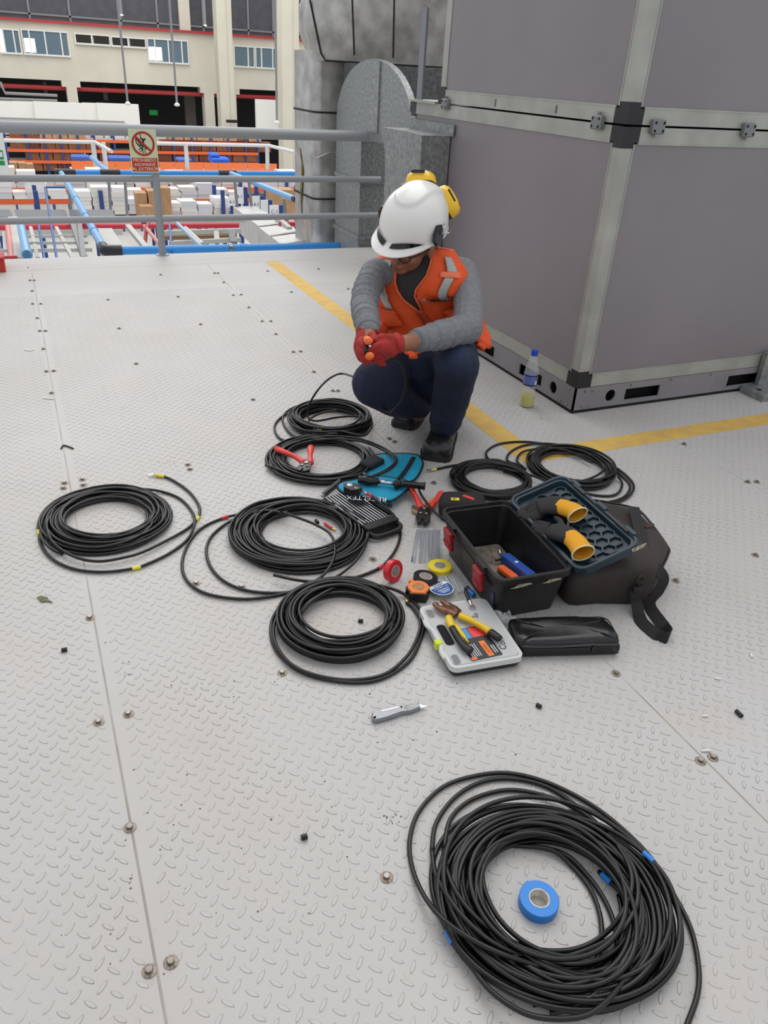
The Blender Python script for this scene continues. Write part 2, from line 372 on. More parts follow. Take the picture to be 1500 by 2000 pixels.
# ================================================================ ducts
d = thing('collar_duct', 'low galvanised duct box joined to the side of the ventilation unit', 'duct', (2.06, 4.2, 0))
ck = [(3.96, 0), (3.96, 1.03), (4.18, 1.035), (4.50, 1.03), (4.47, .98), (4.43, .9), (4.415, .8), (4.405, 0)]
obj('duct_body', MB().loft([[V((x, y, z)) for y, z in ck] for x in (1.98, UX-.004)]), GALV, d, 30)
obj('duct_flange', MB().box(UX-.012, UX-.004, 3.92, 4.46, 1.03, 1.085), GALV, d)
obj('duct_seam', MB().box(1.974, 1.986, 3.954, 3.966, 0, 1.03), GALV, d)
d = thing('gooseneck_duct', 'flat galvanised gooseneck duct with rounded arch top behind the railing', 'duct', (2.8, 6.2, 0))
XA = 2.6; yc, rr_ = 6.12, .70; zc = .96; hz = .43
def arch(x):
    return [V((x, 6.86, .5))] + [V((x, yc+.74*math.cos(R(t)), .96+.43*math.sin(R(t)))) for t in range(0, 181, 10)] + [V((x, 5.38, 0)), V((x, 5.75, 0)), V((x, 5.75, .84)), V((x, 6.29, .84)), V((x, 6.29, .5))]
obj('duct_cheek', MB().loft([arch(XA), arch(XA+.05)]), GALV, d, 25)
obj('duct_leg', MB().box(XA+.002, XA+.34, 6.292, 6.858, -1.2, .86), GALV, d)
obj('duct_leg', MB().box(XA+.002, XA+.34, 5.382, 5.748, 0, .9), GALV, d)
obj('shade_backing', MB().box(XA+.06, 5.2, 6.6, 6.86, -1.2, 1.36), M('shaded_galvanised', (96, 98, 98), .5, .3, var=.2, vs=30), d)  # added dark panel, its colour stands in for the shade behind the arch
obj('cheek_band', MB().box(XA-.012, XA, 5.96, 6.12, .9, 1.375), GALV, d)
for zz in (.06, .50): obj('duct_joint', MB().box(XA-.012, XA+.345, 6.275, 6.87, zz, zz+.03), GALV, d)
obj('duct_joint', MB().box(XA-.01, XA+.345, 5.37, 5.76, .9, .92), GALV, d)
d = thing('insulated_duct', 'large foil wrapped duct bending down beside the cream column', 'duct', (2.9, 7.3, -2))
def sect(c, ax, hw, y0=7.0, y1=7.62):
    ax = V(ax); out = []
    for (a, b) in rrect(2*hw, y1-y0, .07, 3): out.append(V(c)+ax*a+V((0, (y0+y1)/2+b, 0)))
    return out
HWD = .42; cx0 = 2.45+HWD; YF = 6.9
obj('duct_wrap', MB().loft([sect((cx0, 0, z), (1, 0, 0), HWD) for z in (-2.5, -1.0, -.3, .2, .6, .98, 1.2, 1.44)]), FOIL, d, 50)
xl = GY(622, 112, YF).x; xt = GY(605, 0, YF).x; zb0 = GY(622, 112, YF).z; zt0 = GY(605, 0, YF).z
def run(dx, y): return [V((x+(dx if x < 3 else 0), y, z)) for x, z in ((xl-.0, zb0+.03), (xl+.02, zb0-.02), (xl+.1, zb0-.025), (4.0, zb0-.015), (5.4, zb0-.01), (5.4, 2.6), (xt+.5, 2.6), (xt+.16, zt0+.25), (xt, zt0), (xt+.005, (zt0+zb0)/2))]
obj('duct_wrap', MB().loft([run(.03, YF), run(-.0, YF+.03), run(GY(588, 60, YF+.35).x-xt, YF+.35), run(GY(588, 60, YF+.35).x-xt+.1, YF+.72)]), FOIL, d, 50)
obj('joint_tape', MB().tube([(xt, YF-.006, zt0), (xl+.02, YF-.006, zb0+.03), (xl+.06, YF-.006, zb0-.02), (4.2, YF-.006, zb0-.012)], .008, 6), RUBBER, d)
for (a_, b_) in (((688, 0), (692, 108)), ((770, 0), (768, 113))): p_, q_ = GY(*a_, YF-.004), GY(*b_, YF-.004); obj('joint_tape', MB().tube([p_+(p_-q_)*.4, q_], .007, 6), RUBBER, d)
def band(c, ax, hw=HWD+.004): obj('joint_tape', MB().tube(sect(c, ax, hw, 6.996, 7.626), .008, 5, True), RUBBER, d)
for z in (.28, .98): band((cx0, 0, z), (1, 0, 0))
for z in (.1, .62): obj('foil_crease', MB().tube([(2.47, 6.995, z), (2.6, 6.992, z+.05), (2.75, 6.995, z+.02)], .006, 5), FOIL, d, 60)
obj('wool_tear', MB().tube(crom([GX(586, 290, 2.448), GX(590, 330, 2.444), GX(588, 385, 2.444), GX(590, 425, 2.448)], 4), [(.004, .01)]*4+[(.004, .035)]*5+[(.004, .01)]*4, 6), M('glass_wool', (128, 116, 52), .9, var=.3, vs=30), d, 180)
pole = obj('strut_post', MB().box(2.165, 2.171, 4.38, 4.44, ZS+.006, 1.62).box(2.171, 2.205, 4.434, 4.44, ZS+.006, 1.62), M('grey_strut', (126, 128, 134), .5)); tag(pole, 'upright grey steel strut standing on the ledge of the ventilation unit', 'strut')
# ================================================================ railing
ra = thing('guard_railing', 'grey tubular guard railing along the open edge of the deck', 'railing', (.95, 6.2, 0))
RY = 6.2
for nm, z, r in (('top_rail', .86, .039), ('middle_rail', .545, .024), ('lower_rail', .268, .024)):
    obj(nm, MB().tube([(-3.5, RY, z), (2.74, RY, z)], r, 16), GREYP, ra, 60)
for x in (-1.0, .945): obj('post', MB().tube([(x, RY, 0), (x, RY, .84)], .027, 16), GREYP, ra, 60); obj('post_foot', MB().lathe([(.05, .004), (.05, .01), (.03, .012)], 16, Matrix.Translation((x, RY, 0))), GREYP, ra)
# prohibition sign
SGN = M('pale_green_sign', (203, 214, 178), .5); RED = M('sign_red', (182, 36, 28), .5); CREAM = M('sign_cream', (240, 225, 200), .5); BLK = M('print_black', (22, 24, 22), .6)
tl, tr, bl = GY(249, 251, 6.155), GY(304, 252, 6.155), GY(256, 337, 6.155)
sw = (tr-tl).length; sh = (tl.z-bl.z); cxs = (tl.x+tr.x)/2; czs = (tl.z+bl.z)/2
T = frame((cxs, 6.155, czs), (1, 0, 0), yh=(0, 0, 1))
sg = thing('warning_sign', 'pale green prohibition sign with red circle and red text panel', 'sign', (cxs, 6.155, bl.z))
obj('sign_plate', MB().box(-sw/2, sw/2, -sh/2, sh/2, -.004, 0, T=T), [SGN], sg)
def disc(name, ro, ri, c, mat, z, par, T=T, n=40):
    mb = MB(); o = [T @ V((c[0]+ro*math.cos(2*PI*k/n), c[1]+ro*math.sin(2*PI*k/n), z)) for k in range(n)]
    if ri: i_ = [T @ V((c[0]+ri*math.cos(2*PI*k/n), c[1]+ri*math.sin(2*PI*k/n), z)) for k in range(n)]; mb.add(o+i_, [(k, (k+1) % n, n+(k+1) % n, n+k) for k in range(n)])
    else: mb.add(o, [tuple(range(n))])
    return obj(name, mb, mat, par)
cr = sw*.415; cc = (0, sh*.165)
disc('pictogram_ring', cr, cr*.82, cc, RED, .0016, sg)
def stroke(mb, a, b, wd, z):
    a, b = V((a[0], a[1], 0)), V((b[0], b[1], 0)); t = (b-a).normalized(); q = V((-t.y, t.x, 0))*wd/2
    mb.add([T @ (a-q+V((0, 0, z))), T @ (b-q+V((0, 0, z))), T @ (b+q+V((0, 0, z))), T @ (a+q+V((0, 0, z)))], [(0, 1, 2, 3)])
pg = MB()
def s2(x, y): return (cc[0]+x*cr, cc[1]+y*cr)
for a, b, wd in (((-.62, .42), (0, -.25), .1), ((-.6, .1), (-.05, -.5), .1), ((-.62, .42), (-.6, .1), .06), ((-.3, .1), (-.02, -.42), .05), ((-.5, -.05), (-.12, -.15), .05), ((-.1, -.45), (-.05, -.78), .07), ((.1, -.4), (.14, -.8), .06), ((-.2, .8), (-.15, .45), .07), ((-.2, .45), (.05, .35), .12), ((.03, .35), (.02, -.1), .16), ((0, -.15), (.28, -.45), .1), ((-.45, -.5), (-.15, -.35), .06), ((-.35, -.65), (-.1, -.5), .05)):
    stroke(pg, s2(*a), s2(*b), wd*cr, .0012)
obj('pictogram_figure', pg, BLK, sg); disc('pictogram_head', cr*.09, 0, s2(.16, .36), BLK, .0013, sg, n=14)
sl = MB(); stroke(sl, s2(-.66, .62), s2(.66, -.62), cr*.18, .002); obj('pictogram_slash', sl, RED, sg)
obj('text_panel', MB().box(-sw*.46, sw*.46, -sh*.47, -sh*.16, 0, .0012, T=T), RED, sg)
for i, s in enumerate(('PROHIBIDO', 'ASOMARSE', 'AL EXTERIOR')):
    obj('lettering', text_mb(s, sh*.105, T @ Matrix.Translation((0, -sh*(.215+.1*i), .0018)) @ Matrix.Diagonal((1.02, 1, 1, 1))), CREAM, sg)
# exit sign at the picture edge
e = thing('exit_sign', 'white hanging sign with green exit symbol at the end of the railing', 'sign', GY(4, 340, 6.14))
a, b = GY(-60, 258, 6.14), GY(19, 338, 6.14); EG = M('exit_green', (20, 150, 88), .5); WH = M('sign_white', (238, 240, 238), .5)
obj('sign_plate', MB().box(a.x, b.x, 6.138, 6.143, b.z, a.z), WH, e)
g0, g1 = GY(-40, 293, 6.13), GY(10, 323, 6.13); obj('green_field', MB().box(g0.x, g1.x, 6.1365, 6.138, g1.z+.035, g0.z), EG, e); obj('green_field', MB().box(g0.x, g1.x, 6.1365, 6.138, g1.z, g1.z+.028), EG, e)
Te = frame((g1.x-.085, 6.136, (g0.z+g1.z)/2+.02), (1, 0, 0), yh=(0, 0, 1)); ar = MB()
ar.add([Te @ V(q) for q in ((.0, 0, 0), (.04, .035, 0), (.04, .015, 0), (.08, .015, 0), (.08, -.015, 0), (.04, -.015, 0), (.04, -.035, 0))], [tuple(range(6, -1, -1))]); obj('exit_arrow', ar, WH, e)
rb = G(6, 532); o = thing('fire_equipment_box', 'red metal box on the deck edge at the picture border', 'box', (rb.x-.15, rb.y+.1, 0))
bt = MB().rbox(.3, .18, 0, .08, .01, .004, Matrix.Translation((G(12, 532).x-.15, G(12, 532).y+.09, 0))); obj('box_body', bt, M('fire_red', (190, 44, 38), .45), o, 30)
obj('box_lid', MB().rbox(.31, .19, .08, .1, .01, .004, Matrix.Translation((G(12, 532).x-.15, G(12, 532).y+.09, 0))), MATS['fire_red'], o, 30)
# ================================================================ the hall behind the railing
CREAMW = M('cream_wall', (214, 208, 192), .8, var=.03, vs=.6); GLASSD = M('dark_glazing', (78, 78, 84), .35, var=.08, vs=2); REDB = M('red_steel', (176, 52, 54), .5)
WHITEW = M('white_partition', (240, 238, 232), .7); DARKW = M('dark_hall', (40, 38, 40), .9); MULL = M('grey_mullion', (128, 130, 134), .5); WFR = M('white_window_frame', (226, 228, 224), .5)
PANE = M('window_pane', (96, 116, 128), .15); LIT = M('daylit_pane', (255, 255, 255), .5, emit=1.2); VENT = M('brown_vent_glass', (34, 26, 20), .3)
FYD = 60.0
def rY(x0, y0, x1, y1, Y=FYD):
    ym, xm = (y0+y1)/2, (x0+x1)/2; return GY(x0, ym, Y).x, GY(x1, ym, Y).x, GY(xm, y1, Y).z, GY(xm, y0, Y).z
def slab(x0, x1, z0, z1, y0, y1): return MB().box(x0, x1, y0, y1, z0, z1)
zred = GY(275, 55, FYD).z; zop = GY(240, 163, FYD).z; zlo = -7.0
XL, XR = GY(-260, 100, FYD).x, GY(900, 100, FYD).x
struct('wall_back', slab(XL, XR, zop, zred, FYD, FYD+.5), CREAMW, label='cream upper wall of the far building')
struct('floor_hall', MB().box(-20, 45, 6.6, 75, zlo-.2, zlo), M('hall_floor', (200, 198, 192), .6, var=.05, vs=.4), label='pale warehouse floor below the deck')
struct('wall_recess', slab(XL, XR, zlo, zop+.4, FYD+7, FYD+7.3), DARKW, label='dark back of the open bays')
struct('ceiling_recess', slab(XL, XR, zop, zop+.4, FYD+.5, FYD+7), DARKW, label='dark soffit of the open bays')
# piers with corbels between the bays
for (a, b) in ((134, 154), (400, 419), (455, 462), (-140, -120)):
    x0, x1, _, _ = rY(a, 165, b, 240)
    p = MB().box(x0, x1, FYD, FYD+.9, zlo, zop).box(x0-.25, x1+.25, FYD-.003, FYD+.9, zop-.35, zop)
    o = struct('trim_3', p, CREAMW, label='cream pier with corbelled head between dark bays')
# upper glazing band
gl = thing('upper_glazing', 'long dark glazed band with thin mullions above the cream wall', 'glazing', ((XL+XR)/2, FYD+.3, zred)); ztop = GY(275, -120, FYD).z
obj('glass_band', slab(XL, XR, zred+.07, ztop, FYD+.3, FYD+.34), GLASSD, gl)
for q in (-20, 58, 137, 236, 308, 398, 486, 535, 590): x = GY(q, 30, FYD).x; obj('mullion', slab(x-.06, x+.06, zred+.07, ztop, FYD+.2, FYD+.3), MULL, gl)
zz = GY(275, 43, FYD).z; obj('sill_shade', slab(XL, XR, zz-.05, zz+.05, FYD+.2, FYD+.3), MULL, gl)
x0, x1, _, _ = rY(350, 0, 371, 60); obj('cream_upright', slab(x0, x1, zred+.07, ztop, FYD+.0, FYD+.3), CREAMW, gl)
tag(obj('red_beam', MB().box(XL, XR, FYD-.25, FYD+.1, zred-.08, zred+.06), REDB), 'thin red steel beam running along the top of the cream wall', 'beam')
tag(obj('red_pipe_run', MB().tube([(XL, FYD+.5, zop-.45), (XR, FYD+.5, zop-.45)], .14, 8), REDB), 'red pipe under the soffit of the dark bays', 'pipe')
# windows: panes given in picture columns; b = bright, d = glass, v = brown vent
wins = [((0, 59, 38, 102), [(-12, 8, 'b'), (8, 28, 'd'), (28, 38, 'd')]), ((46, 62, 133, 106), [(46, 59, 'd'), (59, 89, 'd'), (89, 120, 'd'), (120, 132, 'd')]),
        ((148, 69, 213, 85), [(148, 179, 'v'), (182, 213, 'v')]), ((219, 75, 283, 90), [(219, 250, 'v'), (253, 283, 'v')]),
        ((290, 79, 366, 121), [(290, 303, 'd'), (303, 329, 'd'), (329, 355, 'd'), (355, 366, 'd')]), ((425, 88, 434, 128), [(425, 434, 'd')]),
        ((458, 92, 495, 129), [(458, 484, 'd'), (486, 495, 'd')]), ((500, 95, 552, 132), [(500, 510, 'd'), (512, 532, 'd'), (533, 552, 'd')])]
ws = ['leftmost wide', 'second wide', 'first low slit', 'second low slit', 'third wide', 'narrow half hidden', 'double', 'rightmost']
for k, ((a, b, c, e), panes) in enumerate(wins):
    x0, x1, z0, z1 = rY(a, b, c, e); f = .07
    wn = thing('window_%d' % (k+1), ws[k]+' white framed window in the cream wall', None, ((x0+x1)/2, FYD, z0)); wn['kind'] = 'structure'
    fr = MB(); y0 = FYD-.12
    fr.box(x0-f, x1+f, y0, FYD-.002, z1, z1+f); fr.box(x0-f, x1+f, y0-.05, FYD-.002, z0-f*1.4, z0); fr.box(x0-f, x0, y0, FYD-.002, z0, z1); fr.box(x1, x1+f, y0, FYD-.002, z0, z1)
    obj('window_frame', fr, WFR, wn)
    for (p, q, t) in panes:
        xa, xb = GY(p, (b+e)/2, FYD).x, GY(q, (b+e)/2, FYD).x
        obj('pane', slab(xa+.03, xb-.03, z0, z1, FYD-.06, FYD-.04), {'b': LIT, 'd': PANE, 'v': VENT}[t], wn)
        if q != panes[-1][1]: obj('mullion', slab(xb-.04, xb+.04, z0, z1, FYD-.1, FYD-.02), WFR, wn)
for (a, b, c, e) in ((48, 75, 69, 102), (291, 92, 316, 118), (425, 100, 433, 127), (2, 72, 8, 99)):      # glowing patches added over the panes for daylight seen through the rooms
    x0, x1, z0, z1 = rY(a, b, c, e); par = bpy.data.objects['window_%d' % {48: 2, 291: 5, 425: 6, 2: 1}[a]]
    obj('bright_daylight_patch', slab(x0, x1, z0, z1, FYD-.07, FYD-.062), LIT, par)
# columns
for (a, b, Y, lb) in ((426, 455, 56, 'tall cream column in front of the far building beside the narrow window'), (551, 584, 50, 'tall cream column just beside the foil wrapped duct')):
    x0, x1, _, _ = rY(a, 100, b, 100, Y); c = thing('column', lb, 'column', ((x0+x1)/2, Y, zlo))
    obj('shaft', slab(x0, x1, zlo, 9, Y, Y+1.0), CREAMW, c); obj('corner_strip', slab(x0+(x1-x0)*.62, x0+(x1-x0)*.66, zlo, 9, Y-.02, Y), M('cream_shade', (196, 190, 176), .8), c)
# partitions, sign boards
def flat(name, label, cat, px, Y, mat, dep=.3, group=None):
    x0, x1, z0, z1 = rY(*px, Y); return tag(obj(name, slab(x0, x1, z0, z1, Y, Y+dep), mat), label, cat, group)
for i, (a, b) in enumerate(((-30, 31), (31, 70), (70, 165), (165, 192), (192, 273))):
    flat('partition_panel', ['end', 'narrow', 'long middle', 'narrow middle', 'last long'][i]+' white partition panel standing before the dark bays', 'partition', (a, 197+i*1.4, b, 262), 55+.3*(i % 2), WHITEW)
flat('partition_panel', 'short white partition panel between the two cream columns', 'partition', (501, 195, 552, 262), 54, WHITEW)
flat('green_notice', 'small green notice inside the dark bay', 'notice', (292, 215, 308, 225), 66, M('notice_green', (30, 130, 62), .6, emit=.3), .05)
flat('green_notice', 'tiny green exit notice on a pier inside the dark bay', 'notice', (370, 215, 378, 223), 65, MATS['notice_green'], .05)
flat('hanging_board', 'small dark board hanging at the foot of the cream column', 'sign', (442, 234, 465, 240), 55.5, DARKW, .05)
for i, (a, b, c, e) in enumerate(((85, 160, 92, 186), (202, 170, 210, 196), (362, 180, 382, 246))):
    flat('bay_post', ['grey post inside the first dark bay', 'grey post inside the second dark bay', 'brown grey post near the end of the second dark bay'][i], 'post', (a, b, c, e), 63, M('bay_post_paint', (96, 92, 90), .8), .4)
# grey cable trays before the partitions
def seg(name, label, cat, pts, r, mat, n=8, group=None):
    return tag(obj(name, MB().tube([GY(*q) for q in pts], r, n), mat, None, 60), label, cat, group)
TR = M('tray_grey', (150, 150, 146), .6)
seg('cable_tray', 'upper grey cable tray in front of the white partitions', 'cable tray', [(-10, 230, 40), (243, 238, 40)], .04, TR); seg('cable_tray', 'lower grey cable tray in front of the white partitions', 'cable tray', [(-10, 234, 39), (247, 242, 39)], .03, TR)
seg('wall_pipe', 'bent grey pipe across the first dark bay', 'pipe', [(0, 160, 58), (10, 182, 58), (112, 187, 58)], .09, TR); seg('wall_pipe', 'straight grey pipe low in the first dark bay', 'pipe', [(0, 193, 58), (112, 197, 58)], .09, TR)
# hanging rods from the roof
HR = M('hanger_grey', (138, 140, 144), .5)
for i, (a, b, Y) in enumerate((((225, 0), (250, 206), 24), ((331, 0), (346, 208), 24), ((538, 0), (541, 243), 22), ((397, 0), (401, 52), 40), ((235, 0), (238, 32), 40))):
    P0, P1 = GY(*a, Y), GY(*b, Y); P0 = V((P1.x, P1.y, 9)); h = thing('hanging_rod', ['long thin grey rod hanging over the white partitions', 'thin grey rod with pale tip hanging over the dark bay', 'thin grey rod hanging beside the foil duct', 'short grey rod hanging before the upper glazing', 'shortest grey rod hanging before the upper glazing'][i], 'rod', P1)
    obj('rod', MB().tube([P0, P1], .03 if Y < 30 else .05, 6), HR, h); obj('rod_tip', MB().lathe([(.03, 0), (.075, .02), (.075, .05), (.03, .1)], 10, Matrix.Translation(P1)), WFR, h)
# ---------------------------------------------------------------- pallet racks and cartons
BROWN = [M('brown_carton', (132, 84, 56), .8, var=.1, vs=3), M('shaded_brown_carton', (104, 56, 38), .8, var=.1, vs=3), M('tan_carton', (186, 146, 108), .8, var=.08, vs=3)]  # the darkest brown has the shading inside the rack put into its colour
WHC = [M('white_carton', (236, 234, 232), .7), M('grey_white_carton', (212, 212, 216), .7), M('pale_carton', (224, 220, 214), .7)]
ORANGE = M('rack_orange', (226, 100, 52), .5); BLUEU = M('rack_blue', (40, 68, 130), .5); OPAN = M('orange_panel', (242, 128, 72), .55)
def rack(label, Y, pxs, ybs, ytop, ybot, group=None, dep=1.0):
    P = GY((pxs[0]+pxs[-1])/2, ybot, Y); rk = thing('pallet_rack', label, 'rack', (P.x, Y+dep/2, zlo))
    xa = [GY(q, (ytop+ybot)/2, Y).x for q in pxs]; z1 = GY(sum(pxs)/len(pxs), ytop, Y).z
    for x in xa:
        for yy in (Y, Y+dep): obj('upright', MB().box(x-.05, x+.05, yy-.04, yy+.04, zlo, z1), BLUEU, rk)
    for b in ybs:
        z = GY(sum(pxs)/len(pxs), b, Y).z
        for yy in (Y-.03, Y+dep): obj('beam', MB().box(xa[0], xa[-1], yy-.03, yy+.03, z-.07, z+.07), ORANGE, rk)
        obj('shelf_deck', MB().box(xa[0], xa[-1], Y, Y+dep, z+.04, z+.07), TR, rk)
    return xa
cube = MB().box(-.5, .5, -.5, .5, 0, 1); CUBES = {}
def carton(name, label, group, x, y, z, sx, sy, sz, mat, a=0):
    k = (name, mat.name)
    if k not in CUBES:
        o = obj(name, cube, mat, None, origin=(0, 0, 0)); CUBES[k] = o
    else: o = dup(CUBES[k], (0, 0, 0))
    o.location = (x, y, z); o.scale = (sx, sy, sz); o.rotation_euler = (0, 0, a); return tag(o, label, 'carton', group)
random.seed(11)
LBB = 'brown carton shelved on the far orange and blue racks'
def fill(Y, px0, px1, yb, hmin, hmax, wmin, wmax, mats, lb, gr, gap=.02, jit=.0, dep=.7, maxn=999, stack=1):
    x, n = GY(px0, yb, Y).x, 0; xe = GY(px1, yb, Y).x
    while x < xe and n < maxn:
        wd = random.uniform(wmin, wmax); z = GY((px0+px1)/2, yb, Y).z+.072; ns = stack if isinstance(stack, int) else random.randint(*stack)
        m0 = random.choice(mats)
        for _ in range(ns):
            h = random.uniform(hmin, hmax); carton('carton', lb, gr, x+wd/2+random.uniform(-jit, jit), Y+dep/2+random.uniform(-jit, jit), z, wd-gap, dep*random.uniform(.85, 1), h, m0 if random.random() < .7 else random.choice(mats), random.uniform(-jit, jit)); z += h+.003; n += 1
        x += wd+random.uniform(0, gap)
rack('far blue and orange pallet rack full of brown cartons behind the white handrail', 46, (14, 55, 90, 122, 155, 187, 225, 262, 300, 340, 376, 412, 446, 480, 504), (277, 297, 318), 255, 335)
for (yb, p0, p1, hh) in ((278, 20, 160, .5), (278, 330, 500, .5), (298, 22, 200, .52), (298, 262, 505, .52), (318, 52, 150, .5), (318, 196, 505, .5), (337, 60, 130, .5)):
    fill(46, p0, p1, yb, hh*.8, hh, .55, .85, BROWN[:2] if yb > 280 else [BROWN[2], BROWN[0]], ('tan carton on the top shelf' if yb < 280 else 'brown carton on the upper shelf' if yb < 300 else 'brown carton on the middle shelf' if yb < 320 else 'brown carton on the lowest shelf')+' of the far rack '+('before the prohibition sign' if p0 < 150 else 'beyond the prohibition sign'), 'brown cartons on the far racks', .03)
LBW = 'pale bundle stacked on top of the far pallet rack'
fill(47, 165, 330, 278, .4, .7, .7, 1.3, WHC, LBW, 'pale bundles on the far racks', .05)
# orange fronted shelf row
os_ = thing('orange_shelf_row', 'long row of bright orange shelf fronts above the far blue pipe', 'shelf', (GY(340, 333, 36).x, 36, GY(340, 333, 36).z))
for k in range(14):
    p0 = 140+k*28.7; x0, x1, z0, z1 = rY(p0, 317, p0+27.8, 334, 36); obj('orange_front', slab(x0, x1, GY(340, 334, 36).z, GY(340, 318, 36).z, 36, 36.05), OPAN, os_)
obj('shelf_board', slab(GY(140, 330, 36).x, GY(541, 330, 36).x, GY(340, 336, 36).z, GY(340, 334, 36).z, 35.9, 37.2), WHITEW, os_)
for i, (a, b, c, e) in enumerate(((140, 308, 178, 317), (213, 309, 258, 317), (347, 311, 375, 317))):
    x0, x1, z0, z1 = rY(a, b, c, e, 36.5); tag(obj('blue_bundle', MB().rbox(x1-x0, .7, 0, z1-z0, .06, .05, Matrix.Translation(((x0+x1)/2, 36.8, GY(340, 318, 36).z))), M('blue_wrap', (60, 100, 190), .5), None, 40), ['blue wrapped bundle at the near end of the orange shelf row', 'blue wrapped bundle beside the prohibition sign', 'flat violet blue bundle on the middle of the orange shelf row'][i], 'bundle')
x0, x1, z0, z1 = rY(412, 300, 448, 318, 36.5); bb = MB().rbox((x1-x0), .8, 0, (z1-z0)*.55, .08, .06, Matrix.Translation(((x0+x1)/2, 36.8, z0))).rbox((x1-x0)*.5, .6, (z1-z0)*.5, (z1-z0), .08, .06, Matrix.Translation(((x0+x1)/2-.25*(x1-x0), 36.8, z0)))
tag(obj('blue_bundle', bb, M('bright_blue_wrap', (24, 98, 214), .5), None, 40), 'bright blue plastic wrapped pile on the orange shelf row', 'bundle')
# white handrails of the walkways
WR = M('white_rail_paint', (214, 214, 214), .5)
hr = thing('walkway_handrail', 'white handrail of a walkway in front of the far racks', 'handrail', GY(300, 316, 28))
zr_ = GY(300, 280, 28).z
obj('rail', MB().tube([(GY(8, 275, 28).x, 28, zr_), (GY(186, 280, 28).x, 28, zr_)], .055, 8), WR, hr); obj('rail', MB().tube([(GY(300, 280, 28).x, 28, zr_), (GY(525, 281, 28).x, 28, zr_)], .055, 8), WR, hr)
obj('rail', MB().tube([(GY(525, 281, 28).x, 28, zr_), GY(575, 297, 26)], .055, 8), WR, hr); obj('rail', MB().tube([(GY(186, 280, 28).x, 28, zr_), GY(218, 296, 26)], .055, 8), WR, hr)
for q in (184, 204, 364, 522): x = GY(q, 300, 28).x; obj('post', MB().tube([(x, 28, zr_-.75), (x, 28, zr_)], .07, 8), WR, hr)
# white stacks on the nearer racks
rack('nearer orange and blue pallet rack loaded with white flat boxes', 27, (-15, 66, 182, 300, 398, 470, 560, 600), (371, 392), 345, 400)
rack('nearest low orange and blue pallet rack loaded with white stacks', 22, (-20, 75, 200, 330, 436, 520, 600), (428,), 372, 445)
GW = 'white flat boxes on the nearer racks'; LWB = 'white flat box in the piled stacks on the nearer racks'
fill(27, -8, 465, 372, .09, .19, .36, .62, WHC, 'white flat box in the rear row of stacks behind the middle rail', GW, .03, .03, .6, 95, (2, 4)); fill(27, 470, 585, 372, .1, .22, .4, .7, WHC, 'white flat box in the rear row near the capped blue pipe', GW, .03, .02, .6, 20, (1, 3))
fill(24.5, -8, 268, 394, .08, .17, .34, .55, WHC, 'white flat box in the middle row before the railing post', GW, .02, .03, .6, 66, (2, 4)); fill(24.5, 330, 460, 394, .08, .14, .34, .5, WHC, 'white flat box in the middle row past the railing post', GW, .02, .03, .6, 30, (2, 4))
fill(22, 150, 268, 425, .08, .13, .32, .48, WHC, 'white flat box in the front row between blue pipe and railing post', GW, .02, .03, .6, 34, (3, 6)); fill(22, 322, 470, 425, .07, .11, .36, .52, WHC, 'white flat box in the tall front stacks past the tan cartons', GW, .02, .04, .6, 52, (3, 6))
for i, (a, b, c, e, Y) in enumerate(((152, 350, 166, 372, 26.5), (190, 345, 206, 362, 26.5), (340, 345, 375, 358, 26.5), (210, 344, 232, 356, 28), (268, 378, 290, 424, 20), (292, 374, 308, 424, 20), (309, 368, 335, 424, 20.4), (276, 404, 300, 425, 19.6), (532, 372, 578, 420, 18), (20, 318, 35, 340, 30), (36, 319, 52, 340, 30), (52, 321, 66, 340, 30))):
    x0, x1, z0, z1 = rY(a, b, c, e, Y)
    carton('carton', ['upright tan carton near the blue pipe joint', 'tan carton beside the white stacks at the pipe bend', 'low tan carton between white stacks', 'small tan carton behind the railing post', 'tall tan carton pile behind the railing post', 'tan carton stack just past the railing post', 'widest tan carton leaning behind the railing post', 'small open tan carton at the front of the pile', 'large tan carton near the foil duct', 'first of three open tan cartons by the exit sign', 'second of three open tan cartons by the exit sign', 'third of three open tan cartons by the exit sign'][i], 'tan cartons among the white stacks', (x0+x1)/2, Y+.3, z0, x1-x0, .5, z1-z0, BROWN[2], random.uniform(-.1, .1))
# rack end boards
NAVY = M('board_navy', (36, 62, 128), .6)
for i, (s, a, b, c, e, Y) in enumerate((('B-1', 460, 366, 476, 398, 17), ('B-3', 446, 384, 460, 402, 18), ('B-3', 493, 383, 508, 412, 16), ('', 510, 391, 524, 416, 15.5), ('C-1', 527, 401, 545, 422, 15))):
    x0, x1, z0, z1 = rY(a, b, c, e, Y); t = thing('rack_end_board', ['tall white board marked B-1', 'small white board marked B-3 beside the white stacks', 'white board marked B-3 over the foil duct', 'blank white board with navy edge beside board C-1', 'white board marked C-1 before the tan carton'][i], 'board', ((x0+x1)/2, Y, z0))
    obj('board', slab(x0, x1, z0, z1, Y, Y+.03), WHC[0], t); obj('navy_edge', slab(x1, x1+.08, z0-.05, z1, Y-.01, Y+.1), NAVY, t); obj('board_post', slab((x0+x1)/2-.03, (x0+x1)/2+.03, z0-.8, z0, Y+.03, Y+.07), NAVY, t)
    if s: obj('lettering', text_mb(s, (x1-x0)*.5, frame(((x0+x1)/2, Y-.004, (z0+z1)/2-.02), (1, 0, 0), yh=(0, 0, 1))), NAVY, t)
